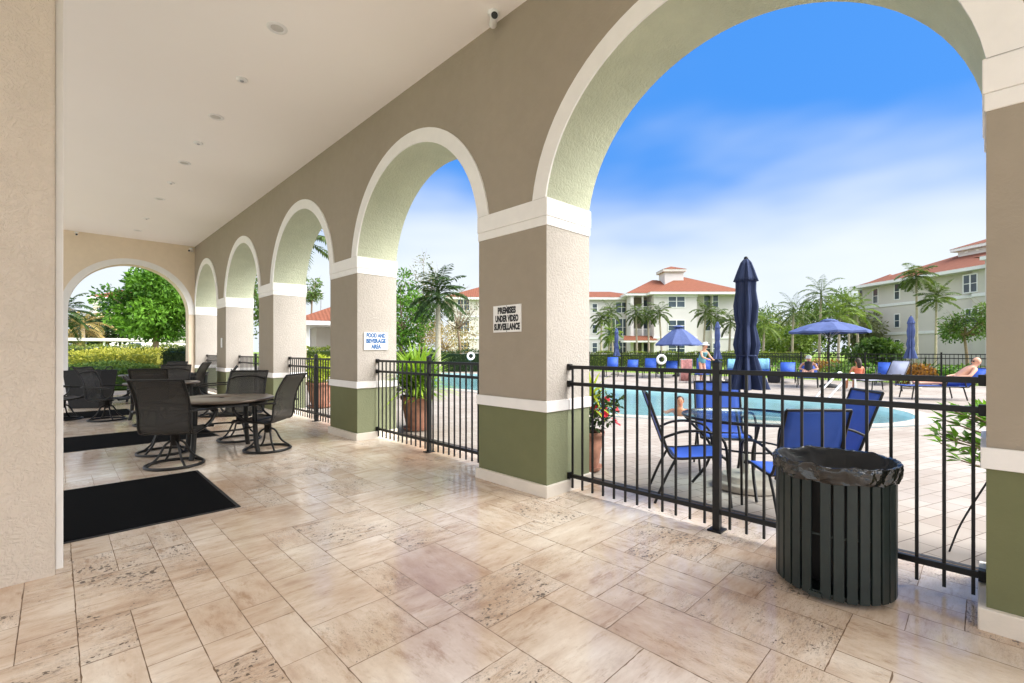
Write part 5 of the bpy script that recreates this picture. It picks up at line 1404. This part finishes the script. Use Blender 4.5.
def shorts(mat):
    def fn(t, J):
        mb = MB(); p = Vector(J['pel'])
        mb.ball(p + Vector((0, .02, -.005)), (.165, .150, .135), 16)
        for s in ('l', 'r'): a, b = Vector(J['hip' + s]), Vector(J['kn' + s]); mb.tube([a, a.lerp(b, .3), a.lerp(b, .6)], [.105, .10, .092], 12)
        mb.build('shorts', M[mat], t)
    return fn
def swimsuit(mat):
    def fn(t, J):
        mb = MB(); p, s, c = (Vector(J[k]) for k in ('pel', 'spine', 'chest'))
        pts = smooth_pts([p - Vector((0, 0, .06)), s, c, c + (Vector(J['neck']) - c) * .3], 5); n = len(pts)
        mb.tube(pts, [.15, .155, .152, .148, .145, .142, .14, .14, .14, .145, .15, .152, .152, .15, .14, .12][:n], 16); mb.build('swimsuit', M[mat], t)
    return fn
def hat(mat, brim=.19):
    def fn(t, J):
        h = Vector(J['head']) + Vector((0, 0, .075)); MB().lathe([(brim, -.012), (brim * .96, .0), (.102, .012), (.10, .07), (.07, .115), (0, .12)], 24, h, cap=False).build('hat', M[mat], t)
    return fn
def cap(mat):
    def fn(t, J):
        h = Vector(J['head']) + Vector((0, 0, .06)); mb = MB(); mb.lathe([(.098, -.01), (.103, .03), (.09, .08), (.05, .11), (0, .115)], 20, h, cap=False)
        mb.sheet([[(h.x + x, h.y + .085 + d, h.z + .005 - d * .2) for d in (0, .05, .085)] for x in (-.07, -.035, 0, .035, .07)], .006); mb.build('cap', M[mat], t)
    return fn
def hairdo(long=False):
    def fn(t, J):
        h = Vector(J['head']); mb = MB(); mb.ball(h + Vector((0, -.022, .055)), (.096, .10, .105), 14)
        if long: mb.tube(smooth_pts([h + Vector((0, -.07, .05)), h + Vector((0, -.10, -.08)), h + Vector((0, -.09, -.24))], 4), [.07, .075, .08, .08, .078, .075, .07, .06, .03], 10)
        mb.build('hair', M['hair'], t)
    return fn
def shades(t, J):
    h = Vector(J['head']) + Vector((0, .092, .04)); mb = MB(); mb.box(h.x - .065, h.x - .008, h.y - .004, h.y + .008, h.z - .02, h.z + .018); mb.box(h.x + .008, h.x + .065, h.y - .004, h.y + .008, h.z - .02, h.z + .018)
    mb.box(h.x - .008, h.x + .008, h.y - .002, h.y + .005, h.z + .004, h.z + .012)
    for s in (-1, 1): mb.tube([(h.x + s * .066, h.y, h.z + .01), (h.x + s * .09, h.y - .10, h.z + .005)], .004, 5)
    mb.build('sunglasses', M['ink_black'], t)

person('bald shirtless man in dark sunglasses reclining on a blue lounger', tuple(lg7.location), lg7.rotation_euler.z, recline(45, .37), 'skin', None, (shorts('swim_blue'), shades))
person('person in a white cap lying back on a bright blue lounger facing the pool', tuple(LG[5].location), LG[5].rotation_euler.z, recline(41, .37, .12), 'skin', None, (cap('white_cloth'), swimsuit('dark_cloth')))
person('woman with long dark hair sitting turned away beside the pale striped lounger', (pL[0] - .1, pL[1] + .1, 0), -0.9, sit(.05, .46, seat=.40), 'skin_tan', None, (hairdo(True), swimsuit('orange_cloth'))).scale = (.87, .87, .87)
l2 = LG[2]; o2 = Matrix.Rotation(l2.rotation_euler.z, 3, 'Z') @ Vector((0, .5, 0))
person('lady in a white brimmed hat and teal swimsuit standing by a pink towel', (l2.location.x + o2.x, l2.location.y + o2.y, 0), l2.rotation_euler.z + .9, stand(), 'skin', None, (hat('white_cloth'), swimsuit('teal_cloth'), hairdo(False)), scale=1.1)
ptw = thing('towel', 'pink towel hanging beside the lady in a white hat', 'towel', at(686.5, 19.6), -TH)
MB().sheet([[(x, -.04 * math.sin(x * 14) + (.25 if z < .5 else .0) * (0.95 - z), z) for z in (.05, .25, .5, .75, .92, .98)] for x in [-.23 + .46 * k / 10 for k in range(11)]], .012).build('cloth', M['pink_cloth'], ptw)
MB().tube([(-.26, .02, .97), (.26, .02, .97)], .015).build('hanging_rail', M['grey_alu'], ptw)
for s in (-.26, .26): MB().tube([(s, .02, 0), (s, .02, .97)], .015).build('leg', M['grey_alu'], ptw)
def swimmer():
    J = sit(0, .4, seat=-1.0); return J
sp = ground(680, 405.5)
J = sit(0, .3, seat=-.62)
for s, g in (('l', -1), ('r', 1)):
    J['el' + s] = (g * .32, .12, -.17); J['wr' + s] = (g * .38, .34, -.12); J['ha' + s] = (g * .38, .42, -.11)
    J['an' + s] = (g * .12, .30, -1.0); J['toe' + s] = (g * .12, .42, -1.06)
person('swimmer standing shoulder deep in the pool', (sp[0], sp[1], 0), face_to(sp, (0, 0)), J, 'skin_tan', None, (hairdo(False),))

# ================================================================== CAMERA, LIGHT, WORLD
cam = bpy.data.cameras.new('camera'); co = bpy.data.objects.new('camera', cam); COL.objects.link(co)
co.location = (0, 0, EYE); co.rotation_euler = (PI / 2, 0, -TH)
cam.sensor_width = 36; cam.lens = FPX * 36 / 1024; cam.shift_y = (CYP - 341.5) / 1024; cam.clip_end = 2000; cam.clip_start = .05
SC.camera = co

SUN_EL, SUN_AZ = math.radians(46), math.radians(152)    # azimuth clockwise from +Y
sd = Vector((math.sin(SUN_AZ) * math.cos(SUN_EL), math.cos(SUN_AZ) * math.cos(SUN_EL), math.sin(SUN_EL)))
sl = bpy.data.lights.new('sun', 'SUN'); sl.energy = 1.2; sl.angle = math.radians(40); sl.color = (1, .97, .93)
so = bpy.data.objects.new('sun', sl); COL.objects.link(so); so.rotation_euler = sd.to_track_quat('Z', 'Y').to_euler(); so.location = (-20, -20, 40)

wd = bpy.data.worlds.new('World'); SC.world = wd; wd.use_nodes = True
nt = wd.node_tree; nd = nt.nodes; bgn = nd['Background']; lk = nt.links.new
sky = nd.new('ShaderNodeTexSky'); sky.sky_type = 'NISHITA'; sky.sun_disc = False; sky.sun_elevation = SUN_EL; sky.sun_rotation = SUN_AZ
sky.air_density = 1.0; sky.dust_density = 0.6; sky.ozone_density = 3.0
tc = nd.new('ShaderNodeTexCoord'); sep = nd.new('ShaderNodeSeparateXYZ'); lk(tc.outputs['Generated'], sep.inputs[0])
def wmath(op, a, b=None, c=None, clamp=False):
    m = nd.new('ShaderNodeMath'); m.operation = op; m.use_clamp = clamp
    for i, v in enumerate((a, b, c)):
        if v is None: continue
        if hasattr(v, 'links'): lk(v, m.inputs[i])
        else: m.inputs[i].default_value = v
    return m.outputs[0]
# soft streaky cloud sheet
mp = nd.new('ShaderNodeMapping'); mp.inputs['Scale'].default_value = (1.2, 1.2, 3.6); mp.inputs['Location'].default_value = (.4, 1.1, .2); lk(tc.outputs['Generated'], mp.inputs[0])
nz = nd.new('ShaderNodeTexNoise'); nz.inputs['Scale'].default_value = 1.7; nz.inputs['Detail'].default_value = 3; nz.inputs['Roughness'].default_value = .5; lk(mp.outputs[0], nz.inputs['Vector'])
low = nd.new('ShaderNodeMapRange'); low.interpolation_type = 'SMOOTHSTEP'; low.inputs['From Min'].default_value = .62; low.inputs['From Max'].default_value = .04; lk(sep.outputs['Z'], low.inputs['Value'])
cl = wmath('ADD', low.outputs[0], wmath('MULTIPLY', wmath('SUBTRACT', nz.outputs['Fac'], .5), .85))
mr = nd.new('ShaderNodeMapRange'); mr.interpolation_type = 'SMOOTHSTEP'; mr.inputs['From Min'].default_value = .22; mr.inputs['From Max'].default_value = .95; lk(cl, mr.inputs['Value'])
# sky glow added round the sun, out of view, to brighten the walk
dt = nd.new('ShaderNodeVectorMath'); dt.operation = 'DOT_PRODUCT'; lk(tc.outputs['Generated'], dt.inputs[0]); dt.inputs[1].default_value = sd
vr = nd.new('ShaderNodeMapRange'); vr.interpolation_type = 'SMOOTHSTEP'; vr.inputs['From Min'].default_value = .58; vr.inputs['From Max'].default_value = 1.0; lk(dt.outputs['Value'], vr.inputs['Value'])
CLOUD = 5.3; SUN_FILL = 52.0; LEFT_FILL = 8.5
cc = nd.new('ShaderNodeMix'); cc.data_type = 'RGBA'; lk(vr.outputs[0], cc.inputs[0]); cc.inputs[6].default_value = (CLOUD * .96, CLOUD * 1.02, CLOUD * 1.04, 1); cc.inputs[7].default_value = (SUN_FILL, SUN_FILL * .985, SUN_FILL * .965, 1)
d2 = nd.new('ShaderNodeVectorMath'); d2.operation = 'DOT_PRODUCT'; lk(tc.outputs['Generated'], d2.inputs[0]); d2.inputs[1].default_value = Vector((-.88, .12, .45)).normalized()  # unseen bright sky added at left to fill the greige facade and walk
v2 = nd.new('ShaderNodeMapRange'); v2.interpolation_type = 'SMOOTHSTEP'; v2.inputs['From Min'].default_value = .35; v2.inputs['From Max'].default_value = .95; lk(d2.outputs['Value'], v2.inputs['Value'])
c2 = nd.new('ShaderNodeMix'); c2.data_type = 'RGBA'; lk(v2.outputs[0], c2.inputs[0]); lk(cc.outputs[2], c2.inputs[6]); c2.inputs[7].default_value = (LEFT_FILL * .98, LEFT_FILL, LEFT_FILL * 1.02, 1)
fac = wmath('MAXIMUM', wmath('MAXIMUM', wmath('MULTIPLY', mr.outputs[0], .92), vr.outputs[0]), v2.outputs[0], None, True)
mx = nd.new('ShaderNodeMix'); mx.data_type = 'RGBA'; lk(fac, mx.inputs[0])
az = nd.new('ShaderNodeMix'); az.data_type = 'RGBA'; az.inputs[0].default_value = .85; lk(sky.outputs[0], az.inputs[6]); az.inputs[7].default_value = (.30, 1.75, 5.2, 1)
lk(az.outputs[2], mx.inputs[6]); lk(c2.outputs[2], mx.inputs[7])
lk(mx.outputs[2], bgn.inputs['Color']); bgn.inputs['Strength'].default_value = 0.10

SC.view_settings.view_transform = 'Standard'; SC.view_settings.look = 'None'; SC.view_settings.gamma = 1; SC.view_settings.use_curve_mapping = False
SC.view_settings.exposure = 0.95
SC.render.engine = 'CYCLES'
cy = SC.cycles; cy.use_denoising = True; cy.max_bounces = 10; cy.diffuse_bounces = 6; cy.glossy_bounces = 4; cy.transparent_max_bounces = 16; cy.transmission_bounces = 4
cy.sample_clamp_indirect = 8; cy.caustics_reflective = False; cy.caustics_refractive = False
try: cy.denoiser = 'OPENIMAGEDENOISE'
except Exception: pass
